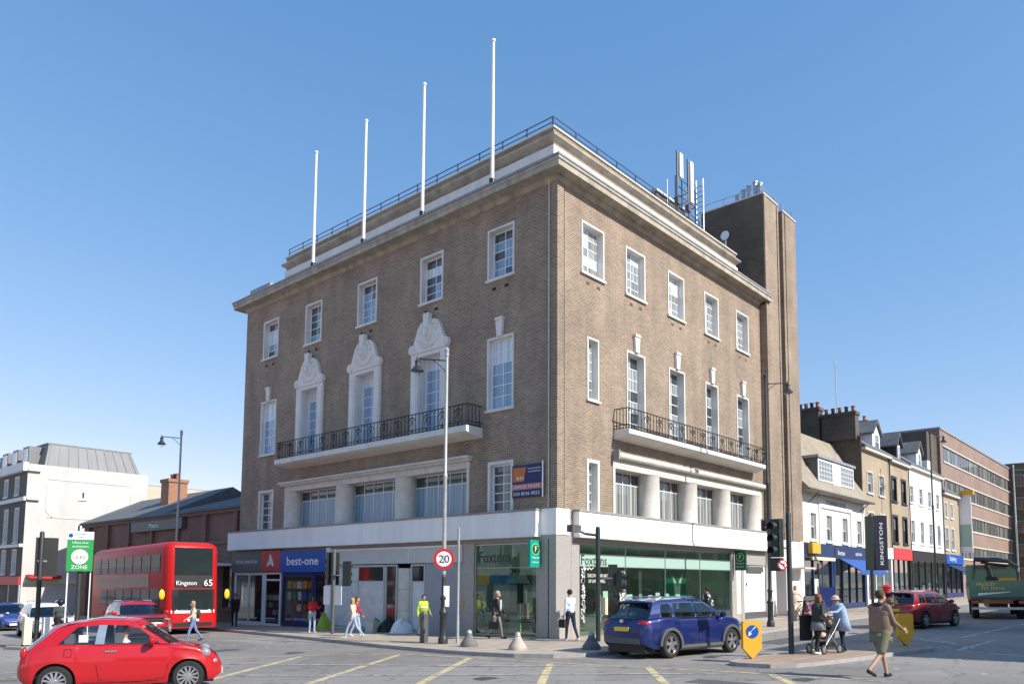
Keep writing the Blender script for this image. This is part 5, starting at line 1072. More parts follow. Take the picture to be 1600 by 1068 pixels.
# slim grey post and square bollard beside it
tag(MB().lathe([(.06,0),(.055,.9),(.045,1.0),(.045,4.0),(.05,4.02),(.0,4.06)], n=12).build('signal_pole', 'lamp_silver', loc=(-3.55,1.55,pave(-3.5,1.5)), smooth=True), 'slim grey pole right of the silver lamp post', 'pole')
tag(MB().lathe([(.15,0),(.15,1.02),(.13,1.08),(.0,1.1)], n=8).build('bollard', 'plastic_grey', loc=(-4.05,2.75,pave(-4,2.7))), 'dark square bollard next to the silver lamp post', 'bollard')
for (x, y), w in zip(((-4.45,.05),(-4.5,-2.15),(-3.1,-3.95)), ('left','middle','right')):
    t = thing('bell_bollard', {'left':'bell-shaped iron bollard near the lamp post','middle':'bell-shaped iron bollard chipped pale, below the green corner sign','right':'bell-shaped iron bollard just left of the blue SUV'}[w], 'bollard', (x,y,pave(x,y)), 0, 'bell bollards at the kerb')
    MB().lathe([(.29,0),(.295,.05),(.28,.1),(.235,.17),(.17,.26),(.12,.35),(.095,.41),(.105,.43)], n=20).build('bell', 'bell_iron' if w != 'middle' else 'stone_weathered', t, smooth=True); MB().lathe([(.095,.43),(.085,.5),(.05,.54),(.0,.55)], n=14).build('cap', 'lamp_silver', t, smooth=True)
def head(p, x, y, z, yaw, lights=3, nm='signal_head', mt='traffic_green_dark', board=False):
    o = bpy.data.objects.new('x', None); COL.objects.link(o); bpy.data.objects.remove(o)
    h = .34*lights; c, s = cos(yaw), sin(yaw)
    T = lambda a, b, q: (x+c*a-s*b, y+s*a+c*b, z+q)      # local +a faces the driver
    m = MB(lambda a, b, q: T(a,b,q)); m.box(-.11,.08,-.16,.16,0,h+.06)
    k = m.build(nm, mt, p)
    if board: MB(lambda a, b, q: T(a,b,q)).box(-.13,-.115,-.36,.36,-.15,h+.25).build('backing_board', 'plastic_black', k)
    for i in range(lights):
        zc = .2+.34*i; v = MB(lambda a, b, q: T(a,b,q)); n = 12; vs_ = []; fs = []
        for j in range(n+1):
            a = radians(-35+250*j/n); vs_ += [(.08,.12*cos(a),zc+.12*sin(a)),(.27,.125*cos(a),zc+.125*sin(a)-.02)]
        fs = [(2*j,2*j+2,2*j+3,2*j+1) for j in range(n)]; v.add(vs_, fs); v.build('visor', mt, k)
        l = MB(lambda a, b, q: T(a,b,q)); l.add([(.085,.105*cos(2*pi*j/16),zc+.105*sin(2*pi*j/16)) for j in range(16)], [tuple(range(16))]); l.build('lens', M('lens_off', (.06,.05,.045), .2, coat=.6), k)
    return k
# near signal on the island
t = thing('traffic_signal', 'tall three-lamp traffic signal with no-left-turn disc on the island', 'traffic light', (-1.16,-9.47,road(-1.16,-9.47)+.09))
MB().lathe([(.075,0),(.075,3.95),(.06,4.0),(0,4.02)], n=14).build('pole', 'lamp_black', t, smooth=True); k = head(t, -.27, .24, 2.72, radians(165)); MB().box(-.22,-.03,.04,.1,2.95,3.0).box(-.22,-.03,.04,.1,3.6,3.65).build('bracket', 'steel', t)
m = MB().box(-.43,-.13,.1,.38,2.33,2.7).build('sign_box', 'traffic_green_dark', t)
ax2 = (-.62,-.78); disc(t, (-.34,.06,2.5), .15, .01, 'sign_red2', 'sign_disc', ax2); disc(t, (-.348,.05,2.5), .115, .008, 'sign_face', 'sign_face', ax2); e1 = Vector((.78,-.62,0)); c1 = Vector((-.353,.043,2.5)); q1 = lambda a, b: tuple(c1+e1*a+Vector((0,0,b)))
MB().add([q1(*v) for v in ((.03,-.08),(.06,-.08),(.06,.04),(-.02,.04),(-.02,.07),(-.08,.025),(-.02,-.02),(-.02,.01),(.03,.01))], [(0,1,2,3,7,8),(4,5,6)]).build('turn_arrow', 'letter_dark', t, norm=False); c1 = Vector((-.358,.037,2.5)); MB().add([q1(*v) for v in ((-.1,.08),(-.08,.1),(.1,-.08),(.08,-.1))], [(0,1,2,3)]).build('cancel_bar', 'sign_red2', t, norm=False)
ubox('push_button_box', 'signal_cream', t, .07, .2, -.1, .1, .95, 1.4)
# signal with the camera arm outside the estate agent
t = thing('traffic_signal', 'pedestrian signal pole with a camera arm in front of the estate agent', 'traffic light', (-.15,-2.05,pave(0,-2)))
MB().lathe([(.085,0),(.085,3.95),(.07,4.05),(0,4.07)], n=14).build('pole', 'traffic_green_dark', t, smooth=True); head(t, .55, -.25, 1.98, radians(40), 2); head(t, .68, -.5, 1.72, radians(-70), 2)
MB().tube([(0,0,3.75),(-.35,.3,3.8),(-.6,.5,3.95)], .05, 8).build('camera_arm', 'traffic_green_dark', t); MB().box(-.95,-.45,.4,.66,3.85,4.1).build('camera', 'plastic_grey', t); MB().box(.1,.5,-.3,-.06,2.2,2.25).build('bracket', 'steel', t); ubox('push_button_box', 'signal_cream', t, .1, .24, -.25, -.05, .95, 1.55)
# signal by the convenience store, seen from behind
t = thing('traffic_signal', 'traffic signal in front of the blue shop, seen from behind', 'traffic light', (-2.75,10.2,pave(-2.75,10.2)))
MB().lathe([(.075,0),(.075,3.6),(.06,3.65),(0,3.66)], n=12).build('pole', 'plastic_grey', t, smooth=True); head(t, .1, .38, 2.25, radians(95), 3, board=True); head(t, .4, -.4, 2.05, radians(30), 3); MB().box(-.04,.04,-.3,.3,2.5,2.55).build('bracket', 'steel', t)
for y in (.42,-.42): ubox('sign_plate', 'white_plain', t, -.05, -.03, y-.24, y+.24, 1.25, 2.05)
# left island: signal from behind, white bollard, emission-zone sign
t = thing('traffic_signal', 'traffic signal with backing board at the far left, seen from behind', 'traffic light', (-12.96,13.63,road(-13,13.6)+.09))
MB().lathe([(.08,0),(.08,4.05),(.06,4.1),(0,4.12)], n=12).build('pole', 'lamp_black', t, smooth=True); head(t, .2, .15, 2.62, radians(85), 3, board=True); MB().box(-.1,.2,-.02,.1,3.0,3.06).build('bracket', 'steel', t)
t = thing('island_bollard', 'white illuminated bollard below the far-left traffic signal', 'bollard', (-13.05,13.3,road(-13,13.3)+.09))
for s in (-1, 1): MB().box(s*.3-.12,s*.3+.12,-.12,.12,0,1.0).build('bollard_shell', 'signal_cream' if s < 0 else 'white_plain', t)
MB().box(-.42,.42,-.14,.14,0,.06).build('foot', 'rubber', t)
z_ = thing('emission_zone_sign', 'green emission zone sign with white disc on a post at the left', 'road sign', (-12.4,11.4,road(-12.4,11.4)+.09), atan2(-.893,-.45)+pi/2)
M('ulez_green', (.03,.32,.08), .45)
MB().lathe([(.085,0),(.085,3.9),(.07,3.95)], n=12).build('post', 'lamp_black', z_, smooth=True); MB().box(-.37,-.33,-.08,-.05,0,2.7).box(.33,.36,-.08,-.05,0,2.7).build('leg', 'white_plain', z_)
MB().box(-.4,.4,-.15,-.09,2.62,3.72).build('sign_board', 'ulez_green', z_); MB().box(-.4,.4,-.15,-.09,3.725,4.0).build('sign_top', 'white_plain', z_)
def zt(s, x, z, h, w, mt='white_plain'):
    o = text(z_, s, mt, (0,-.154 if s != 'ULEZ' else -.172,z), (1,0,0), (0,0,1), h, width=w, center=True)
zt('Ultra low', 0, 3.58, .08, .5); zt('emission', 0, 3.45, .08, .5); zt('ZONE', 0, 2.7, .13, .5)
disc(z_, (0,-.155,3.12), .26, .01, 'white_plain', 'disc', (0,-1)); zt('ULEZ', 0, 3.06, .1, .38, 'ulez_green')
disc(z_, (-.3,-.152,3.86), .07, .006, 'best_blue', 'roundel', (0,-1)); zt('MAYOR OF LONDON', 0, 3.9, .035, .3, 'best_blue'); zt('Transport', 0, 3.8, .035, .24, 'best_blue')
# keep-left beacons on the island
def keepleft(label, x, y, disc_):
    t = thing('keep_left_bollard', label, 'bollard', (x,y,road(x,y)+.09), radians(-130), 'yellow island bollards')
    # local +x faces the camera side of the island
    m = MB(); m.prism([(-.24,.0+.98),(.24,.98),(.26,.92),(.26,.28),(.0,.0),(-.26,.28),(-.26,.92)], -.07, .07, 'yz'); m.build('shell', 'signal_yellow', t); MB().lathe([(.08,0),(.05,.05),(.04,.2)], n=10).build('foot', 'rubber', t)
    if disc_:
        disc(t, (.075,0,.72), .17, .01, 'best_blue', 'disc', (1,0)); m = MB(); m.add([(.09,.1,.84),(.09,.06,.85),(.09,-.05,.7),(.09,-.02,.66),(.09,-.12,.6),(.09,-.11,.73),(.09,-.08,.7)], [(0,1,2,6),(3,4,5,6)]); m.build('arrow', 'white_plain', t)
keepleft('yellow island bollard with blue arrow disc near the blue SUV', -3.0, -9.15, True); keepleft('plain yellow island bollard behind the man in the brown jacket', 3.6, -11.15, False)
# flagpoles and phone masts on the roof
for i, y in enumerate((16.7,12.3,7.88,3.42)):
    t = thing('flagpole', ('flagpole nearest the far left end of the roof, shortest looking','second flagpole from the left end of the roof','third flagpole from the left end of the roof','flagpole nearest the building corner, tallest looking')[i], 'flagpole', (-.1,y,18.92), 0, 'flagpoles on the cornice')
    MB().lathe([(.085,0),(.08,2.5),(.065,6.25),(.1,6.27),(.1,6.36),(.04,6.4),(0,6.41)], n=12).build('pole', 'flagpole_paint', t, smooth=True); MB().lathe([(.13,-.12),(.13,.12),(.1,.14)], n=12).box(.0,.5,-.06,.06,-.02,.1).build('bracket', 'black_iron', t)
for x, zb, z0_, z1_, w, lab in ((12.75,20.8,24.0,25.35,.34,'shorter white phone antenna on the left mast above the parapet'),(13.9,20.8,23.0,25.35,.32,'long white phone antenna on the right mast above the parapet')):
    t = thing('phone_mast', lab, 'antenna', (x,2.0,19.6), 0, 'phone masts on the roof'); MB().tube([(0,0,0),(0,0,z1_-19.6+.1)], .05, 8).build('mast', 'lamp_black', t); MB().box(.08,.08+w,-.14,.08,z0_-19.6,z1_-19.6).build('panel_antenna', 'white_plain', t); MB().box(-.02,.1,-.04,.04,z0_-19.3,z0_-19.2).box(-.02,.1,-.04,.04,z1_-19.9,z1_-19.8).build('bracket', 'steel', t)
    for q in (2.0, 2.7): MB().box(-.16,.12,-.12,.1,q+.1,q+.5).build('equipment_box', 'plastic_grey', t)
for i in range(6):
    x, y, h_ = 12.2+.75*i, 2.3+.5*(i % 3), (3.3,2.6,2.9,3.6,4.2,3.0)[i]; t = thing('roof_aerial', ('short roof aerial left of the phone masts','roof aerial between the two phone masts','stub aerial by the long antenna','slim aerial right of the long antenna','tallest thin aerial near the ladder','thin aerial at the ladder foot')[i], 'aerial', (x,y,20.4), 0, 'small aerials on the roof')
    MB().tube([(0,0,0),(0,0,h_)], .03, 6).build('rod', 'lamp_silver', t); MB().tube([(-.3,0,h_*.8),(.3,0,h_*.8)], .02, 5).build('crossbar', 'lamp_silver', t); MB().box(-.14,.14,-.12,.12,h_*.35,h_*.35+.4).build('equipment_box', 'plastic_grey', t)
# agents' board and blade signs
bo = thing('letting_board', 'navy and orange letting board fixed to the shaded brick wall', 'sign', (-.06,1.4,5.45)); M('board_navy', (.02,.025,.12), .5); M('board_orange', (.62,.16,.03), .5); M('board_pink', (.55,.2,.2), .5)
MB().box(-.02,.0,-.8,.78,0,1.28).build('board', 'board_navy', bo); m = MB(lambda u, d, z: (-.024-d, u, z)); m.prism([(.72,.62),(.16,.62),(.04,1.18),(.72,1.18)], 0, .006); m.build('orange_patch', 'board_orange', bo); ubox('band', 'board_pink', bo, -.03, -.022, -.79, .77, .3, .52)
for s, y, z, h, w in (('020 8546 0022',.7,.08,.13,1.36),('OFFICES TO LET',.7,.36,.11,1.36),('kls',.55,.7,.14,.4),('www.property',-.05,1.08,.07,.65),('consultants',-.05,.96,.07,.65)): text(bo, s, 'white_plain', (-.034,y,z), (0,-1,0), (0,0,1), h, width=w)
MB().tube([(-.04,-.82,-.05),(-.04,-.82,1.35)], .03, 6).build('batten', 'white_plain', bo)
b2 = thing('letting_board', 'small orange and purple letting board on the right front behind the signal', 'sign', (18.1,-.1,4.3)); MB().box(-.3,.42,-.3,-.26,.6,1.6).build('board', 'board_navy', b2); ubox('orange_patch', 'board_orange', b2, -.3, .05, -.306, -.301, 1.0, 1.55); MB().box(-.02,.02,-.26,.1,.9,.94).build('bracket', 'steel', b2)
for lab, loc, rz in (('bright emerald agency blade sign lit by the sun at the corner', (-.38,.75,2.72), 0.), ('agency blade sign in a shade-darkened green at the far end of the glass front', (14.45,-.42,2.78), -pi/2)):
    t = thing('blade_sign', lab, 'sign', loc, rz, 'agency blade signs'); MB().box(-.3,.3,-.06,.06,0,1.02).build('case', 'emerald' if rz == 0 else 'foxtons_green', t)  # sunlit and shaded tones put into the two case greens
    disc(t, (0,-.062,.68), .22, .006, M('lime', (.35,.6,.12), .5), 'ring', (0,-1)); disc(t, (0,-.069,.68), .185, .006, 'foxtons_green', 'roundel', (0,-1)); text(t, 'F', 'white_plain', (0,-.078,.58), (1,0,0), (0,0,1), .22, center=True); text(t, 'Foxtons', 'white_plain', (0,-.064,.33), (1,0,0), (0,0,1), .07, width=.4, center=True); text(t, 'Sales & Lets', 'white_plain', (0,-.064,.16), (1,0,0), (0,0,1), .06, width=.4, center=True)
    MB().box(.3,.42,-.02,.02,.2,.24).box(.3,.42,-.02,.02,.8,.84).build('bracket', 'steel', t)
# street clutter by the right-hand shops
t = thing('banner_sign', 'tall dark navy banner sign with white vertical lettering on a post', 'sign', (25.2,-3.5,pave(25,-3.5)), radians(-49))
MB().lathe([(.09,0),(.09,5.8)], n=10).build('post', 'traffic_green_dark', t); MB().box(.2,.95,-.1,.1,2.5,5.75).build('banner', M('banner_navy', (.008,.012,.035), .5), t); MB().box(-.3,.12,-.1,.09,2.5,5.7).build('side_case', 'traffic_green_dark', t)
text(t, 'KINGSTON', 'white_plain', (.68,-.11,2.8), (0,0,1), (-1,0,0), .2, width=2.5)
t = thing('post_box', 'red pillar post box half hidden behind the man in brown', 'post box', (27.6,-3.6,pave(27.6,-3.6))); MB().lathe([(.24,0),(.24,.1),(.22,.12),(.22,1.4),(.27,1.45),(.27,1.52),(.18,1.6),(0,1.64)], n=18).build('pillar', 'sign_red2', t, smooth=True); ubox('slot', 'plastic_black', t, -.12, .12, -.228, -.21, 1.2, 1.26)
t = thing('sandwich_board', 'black pavement board with a purple poster', 'sign', (20.6,-1.5,pave(20.6,-1.5)), radians(-30)); m = MB(); m.hexa([(-.32,-.3,0),(.32,-.3,0),(.32,-.26,0),(-.32,-.26,0),(-.32,-.04,1.1),(.32,-.04,1.1),(.32,0,1.1),(-.32,0,1.1)]); m.hexa([(-.32,.26,0),(.32,.26,0),(.32,.3,0),(-.32,.3,0),(-.32,.0,1.09),(.32,.0,1.09),(.32,.04,1.09),(-.32,.04,1.09)]); m.build('frame', 'plastic_black', t); m = MB(); m.add([(-.25,-.28,.15),(.25,-.28,.15),(.25,-.07,.95),(-.25,-.07,.95)], [(0,1,2,3)]); m.build('poster', M('purple', (.25,.06,.3), .5, .3, 8), t)
t = thing('notice_board', 'navy free-standing notice board outside the blue-fronted shop', 'sign', (23.9,-1.3,pave(24,-1.3)), radians(-30)); MB().box(-.65,.65,-.05,.05,.35,1.55).build('panel', 'shop_navy', t); MB().box(-.65,-.6,-.06,.06,0,1.6).box(.6,.65,-.06,.06,0,1.6).build('leg', 'steel', t)
def bike(label, x, y, rz, mt):
    t = thing('bicycle', label, 'bicycle', (x,y,pave(x,y)), rz, 'bicycles parked on the pavement')
    for xx in (-.52,.52):
        w = MB(); n = 20; w.tube([(xx+.33*cos(2*pi*k/n),0,.34+.33*sin(2*pi*k/n)) for k in range(n+1)], .018, 5); w = w.build('wheel', 'rubber', t); MB().tube([(xx-.3,0,.34),(xx+.3,0,.34)], .006, 3).tube([(xx,0,.04),(xx,0,.64)], .006, 3).build('spokes', 'steel', w)
    MB().tube([(-.52,0,.34),(-.1,0,.32),(.36,0,.78),(-.2,0,.8),(-.1,0,.32)], .018, 6).tube([(-.52,0,.34),(-.2,0,.8),(-.22,0,.92)], .016, 6).tube([(.52,0,.34),(.36,0,.78),(.33,0,.98)], .018, 6).build('bike_frame', mt, t)
    MB().box(-.36,-.1,-.07,.07,.92,.98).build('saddle', 'plastic_black', t); MB().tube([(.36,-.27,1.0),(.33,0,.98),(.36,.27,1.0)], .014, 5).build('handlebar', 'plastic_black', t)
for i, (x, y, a, mt) in enumerate([(15.6,-3.2,-40,'plastic_black'),(16.5,-3.3,-35,'sign_red2'),(17.4,-3.2,-42,'steel'),(30.5,-3.0,-30,'plastic_black')]): bike(('black bicycle nearest the women with the pushchair','red-framed bicycle second in the parked row','silver bicycle third in the parked row','black bicycle parked further up the street')[i], x, y, radians(a), mt)
def heap(lab, x, y, mt, r, h, seed, cat='bag', nm='rubbish_sack'):
    m = MB(); rr = random.Random(seed); n = 22; vs_ = []; L_ = 9
    ph = [rr.random()*6 for _ in range(6)]
    for j in range(L_+1):
        t = j/L_
        for i in range(n):
            a = 2*pi*i/n; q = r*sqrt(max(0, 1-t**2.3))*(1-.25*t)*(1+.13*sin(3*a+ph[0]+2*t)+.07*sin(7*a+ph[1]+5*t)+.05*sin(11*a+ph[2]))+.004
            vs_.append((q*cos(a), q*.75*sin(a), h*t*(1+.06*sin(5*a+ph[3]))*(1-.25*t*sin(a+ph[4]))))
    m.add(vs_, [(j*n+i, j*n+(i+1) % n, (j+1)*n+(i+1) % n, (j+1)*n+i) for j in range(L_) for i in range(n)]+[tuple(range(n))])
    tag(m.build(nm, mt, loc=(x,y,pave(x,y)), smooth=True, ang=70), lab, cat)
heap('white dust sheet bundle slumped at the round column', -.55, 8.2, 'white_plain', .55, .55, 1)
heap('dark green sack against the vacant shop window', -.45, 10.3, 'print6', .5, .5, 2)
heap('black rubbish sack beside the dark green sack', -.5, 9.35, 'plastic_black', .42, .5, 3)
heap('lime green bag standing by the shop pier', -.9, 13.6, M('lime_bag', (.32,.46,.04), .6), .38, .7, 4)
tag(MB().hexa([(-.28,-.2,0),(.28,-.2,0),(.26,.2,0),(-.26,.2,0),(-.3,-.22,.45),(.3,-.22,.45),(.29,.22,.47),(-.29,.22,.47)]).build('cardboard_box', 'vacant_grey', loc=(-.95,9.75,pave(-.95,9.75)), rz=.3), 'pale box left among the sacks by the vacant shop', 'box')
# ================================================================== people
M('skin', (.50,.29,.21), .6, .05, 20); M('skin_dark', (.16,.08,.05), .6)
for n_, c_ in dict(red=(.55,.02,.025), maroon=(.30,.03,.05), denim=(.16,.24,.42), denim_pale=(.36,.44,.58), cream=(.62,.53,.40), hivis=(.55,.75,.06), black=(.015,.015,.018), navy=(.012,.02,.05), suit=(.03,.025,.035), grey=(.22,.22,.23), white=(.72,.73,.76), paleblue=(.32,.42,.58), shirt_blue=(.62,.68,.80), brown=(.24,.155,.115), khaki=(.17,.165,.10), pink=(.62,.45,.38), olive=(.04,.045,.035), hair_dark=(.02,.013,.01), hair_brown=(.09,.045,.02), hair_blond=(.42,.29,.13), hair_grey=(.4,.38,.36), hair_red=(.24,.08,.03), shoe_white=(.75,.75,.75)).items(): M('c_'+n_, c_, .8, .12, 14, bump=.0)
def frame2(a, b):
    t = (b-a); L_ = t.length; t = t/L_ if L_ > 1e-6 else Vector((0,0,1)); u = t.cross(Vector((0,0,1)))
    if u.length < .05: u = t.cross(Vector((1,0,0)))
    u.normalize(); return t, u, t.cross(u)
def capsule(m, a, b, r0, r1, n=10):
    a, b = Vector(a), Vector(b); t, u, v = frame2(a, b); rows = []
    for k in range(1, 4): th = pi/2*k/4; rows.append((a-t*r0*cos(th), r0*sin(th)))
    rows += [(a, r0), (b, r1)]
    for k in range(3, 0, -1): th = pi/2*k/4; rows.append((b+t*r1*cos(th), r1*sin(th)))
    vs_ = []; fs = []
    for c, r in rows:
        for k in range(n): q = c+(u*cos(2*pi*k/n)+v*sin(2*pi*k/n))*r; vs_.append(tuple(q))
    for i in range(len(rows)-1):
        for k in range(n): fs.append((i*n+k, i*n+(k+1) % n, (i+1)*n+(k+1) % n, (i+1)*n+k))
    fs += [tuple(range(n)), tuple((len(rows)-1)*n+k for k in range(n))]
    m.add(vs_, fs)
def person(label, loc, rz, h=1.72, top='c_grey', legs='c_denim', shoes='c_black', hair='c_hair_dark', skin='skin', legL=(12,8), legR=(-14,18), armL=(-15,20,6), armR=(18,25,6), lean=2, bulk=1., long_hair=0, sleeves='long', shorts=False, head_turn=0., head_tilt=0., vox=.02, cat='person', seated=False, hands=True, bald=False):
    # leg: (thigh forward, knee bend) degrees; arm: (forward, elbow bend, outward)
    k = h/1.75; p = thing('person', label, cat, loc, rz, 'people on foot' if not seated else None)
    S_ = []          # segments (a, b, r0, r1, tag)
    ln = radians(lean); hipz = .93; R0 = Vector((0,0,hipz))
    def tors(x, y, z): dz = z-hipz; return Vector((x*cos(ln)+dz*sin(ln), y, hipz+dz*cos(ln)-x*sin(ln)))
    B_ = bulk
    S_ += [(tors(0,-.07*B_,hipz+.01), tors(0,.07*B_,hipz+.01), .125*B_, .125*B_, 'legs'), (tors(0,-.055*B_,1.1), tors(0,.055*B_,1.1), .118*B_, .118*B_, 'top'), (tors(.0,-.09*B_,1.3), tors(.0,.09*B_,1.3), .122*B_, .122*B_, 'top'), (tors(0,0,1.0), tors(0,0,1.32), .13*B_, .13*B_, 'top'), (tors(-.01,-.165*B_,1.415), tors(-.01,.165*B_,1.415), .066*B_, .066*B_, 'top'), (tors(-.01,0,1.4), tors(.01,0,1.53), .06, .052, 'skin')]
    if B_ > 1.12: S_ += [(tors(.07,-.04,1.07), tors(.07,.04,1.07), .15*B_, .15*B_, 'top')]
    ht = radians(head_turn); hd = tors(.025+.04*sin(radians(head_tilt)),0,1.64)
    hx = Vector((cos(ht),sin(ht),0)); hy = Vector((-sin(ht),cos(ht),0)); tl = Vector((0,0,-sin(radians(head_tilt))))
    S_ += [(hd-hx*.012+Vector((0,0,.03)), hd+hx*.005+Vector((0,0,-.045)), .088, .066, 'skin'), (hd+hx*.05+Vector((0,0,-.075))+tl*.03, hd+hx*.04+Vector((0,0,-.03)), .04, .05, 'skin'), (hd+hx*.092+Vector((0,0,-.005))+tl*.03, hd+hx*.108+Vector((0,0,-.03))+tl*.04, .013, .017, 'skin')]
    for s in (-1, 1): S_.append((hd+hy*s*.085+Vector((0,0,.0)), hd+hy*s*.088+Vector((0,0,-.035)), .016, .012, 'skin'))
    feet = []
    for s, (th, kn) in ((1, legL), (-1, legR)):
        hip = Vector((0, s*.095*B_, hipz-.02)); a = radians(th); kne = hip+Vector((sin(a),0.0,-cos(a)))*.44; c = a-radians(kn); ank = kne+Vector((sin(c),0,-cos(c)))*.42
        S_ += [(hip, kne, .092*B_, .062, 'legs'), (kne, ank, .06 if not shorts else .05, .045 if not shorts else .036, 'shin' if shorts else 'legs')]
        fd = Vector((cos(c*.6), s*.15, sin(c*.6) if c < 0 else 0)).normalized() if not seated else Vector((1,0,0))
        if shorts: S_[-2] = (hip, hip.lerp(kne, .82), .115*B_, .098, 'legs'); S_.append((hip.lerp(kne, .8), kne, .06, .055, 'shin'))
        S_ += [(ank+Vector((-.03,0,-.035)), ank+fd*.15+Vector((0,0,-.045)), .042, .034, 'shoe')]; feet.append(min(ank.z-.085, (ank+fd*.15).z-.08))
    dz = -min(feet) if not seated else 0
    hnd = []
    for s, ar in ((1, armL), (-1, armR)):
        fo, el, ou = ar[:3]; sh = tors(-.01, s*.175*B_, 1.405); a = radians(fo)+ln; o = radians(ou)
        dv = Vector((sin(a)*cos(o), s*sin(o), -cos(a)*cos(o))); elb = sh+dv*.29; b = a+radians(el); inn = radians(ar[3]) if len(ar) > 3 else o*.3
        dv2 = Vector((sin(b)*cos(inn), s*sin(inn), -cos(b)*cos(inn))); wr = elb+dv2*.25
        S_ += [(sh, elb, .056*B_, .045, 'top' if sleeves != 'none' else 'skin'), (elb, wr, .043, .031, 'top' if sleeves == 'long' else 'skin'), (wr, wr+dv2*.075, .03, .034, 'skin')]
        hnd.append((wr+dv2*.09, dv2, s))
    m = MB()
    for a, b, r0, r1, t in S_: capsule(m, a, b, r0, r1, 12)
    o = m.build('tmp', 'skin'); md = o.modifiers.new('r', 'REMESH'); md.mode = 'VOXEL'; md.voxel_size = vox
    me = bpy.data.meshes.new_from_object(o.evaluated_get(bpy.context.evaluated_depsgraph_get())); bpy.data.objects.remove(o)
    bm = bmesh.new(); bm.from_mesh(me)
    for _ in range(3): bmesh.ops.smooth_vert(bm, verts=bm.verts, factor=.4, use_axis_x=True, use_axis_y=True, use_axis_z=True)
    if hands:
        fm = MB()
        for c, d, s in hnd:
            t, u, v = frame2(Vector((0,0,0)), d); sd_ = Vector((1,0,0)) if abs(d.x) < .7 else Vector((0,0,1)); sd_ = (sd_-d*sd_.dot(d)).normalized(); nn = d.cross(sd_)*s
            for q, L_ in ((-.026,.055),(-.009,.066),(.009,.062),(.026,.048)):
                a = c+sd_*q-d*.02; fm.tube([a, a+d*(L_*.6+.02), a+d*(L_+.015)-nn*.018], [.0095,.009,.007], 6)
            a = c+sd_*.03-d*.045; fm.tube([a, a+sd_*.025+d*.02, a+sd_*.03+d*.045], [.011,.010,.008], 6)
        base = len(bm.verts); nv = [bm.verts.new(q) for q in fm.v]
        for f in fm.f: bm.faces.new([nv[i] for i in f])
    bm.normal_update(); bm.to_mesh(me); bm.free()
    mats = [skin, top, legs, shoes]; me.materials.clear()
    for q in mats: me.materials.append(mm(q))
    idx = dict(skin=0, top=1, legs=2, shoe=3, shin=0)
    segs = [(a, b-a, max((b-a).length_squared, 1e-9), r0, r1, idx[t]) for a, b, r0, r1, t in S_]
    mi = []
    for pg in me.polygons:
        c = pg.center; best = 9; bi = 0
        for a, d, l2, r0, r1, i in segs:
            t = (c-a).dot(d)/l2; t = 0 if t < 0 else 1 if t > 1 else t
            q = (c-a-d*t).length-(r0+(r1-r0)*t)
            if q < best: best = q; bi = i
        mi.append(bi)
    me.polygons.foreach_set('material_index', mi); me.polygons.foreach_set('use_smooth', [True]*len(mi))
    T = Matrix.Translation((0,0,dz*k)) @ Matrix.Scale(k, 4); me.transform(T); me.name = 'body'
    bo_ = bpy.data.objects.new('body', me); COL.objects.link(bo_); bo_.parent = p
    def child(mb, nm, mt):
        c = mb.build(nm, mt, p, smooth=True, ang=60); c.data.transform(T); return c
    if not bald:
        hm = MB(); c0 = hd-hx*.022+Vector((0,0,.035))
        hm._ball(c0, .1, 14, 10, (1.0,.95,1.0)); hm.v = [v if (Vector(v)-hd).dot(hx) < .045 or v[2] > hd.z+.055 else tuple(Vector(v)-hx*(.09)) for v in hm.v]
        if long_hair:
            for q in range(5): capsule(hm, hd-hx*.05+hy*(-.06+.03*q)+Vector((0,0,.02)), hd-hx*(.06+.01*(q % 2))+hy*(-.075+.037*q)+Vector((0,0,-long_hair)), .045, .03, 8)
        child(hm, 'hair', hair)
    em = MB()
    for s in (-1, 1): em._ball(hd+hx*.082+hy*s*.033+Vector((0,0,.008))+tl*.02, .01, 6, 5, (1,1.3,.7))
    em.build('eyes', 'c_black', p).data.transform(T)
    p['_k'] = k
    return p, T, tors, hd, dz, hnd
def loft(p, T, rings, mt, nm, n=20, wob=.0):
    m = MB(); vs_ = []; r = random.Random(4)
    for x, y, z, a, b in rings:
        for i in range(n):
            th = 2*pi*i/n; w = 1+wob*sin(5*th+z*6); vs_.append((x+a*cos(th)*w, y+b*sin(th)*w, z))
    q = len(rings)
    m.add(vs_, [(i*n+j, i*n+(j+1) % n, (i+1)*n+(j+1) % n, (i+1)*n+j) for i in range(q-1) for j in range(n)])
    o = m.build(nm, mt, p, smooth=True, ang=60)
    sd_ = o.modifiers.new('s', 'SOLIDIFY'); sd_.thickness = .012; o.data.transform(T); return o
def bag(p, T, c, s, mt, nm='bag'):
    m = MB(); x, y, z = c; a, b, h_ = s; m.box(x-a,x+a,y-b,y+b,z-h_,z+h_*.8); m.tube([(x-a*.6,y,z+h_*.8),(x-a*.4,y,z+h_*1.5),(x+a*.4,y,z+h_*1.5),(x+a*.6,y,z+h_*.8)], .012, 5); o = m.build(nm, mt, p); o.data.transform(T)
    bv = o.modifiers.new('b', 'BEVEL'); bv.width = .03; bv.segments = 2; return o
def on(x, y): return (x, y, pave(x, y))
def onr(x, y): return (x, y, road(x, y))
def face(x, y): return atan2(y, x)
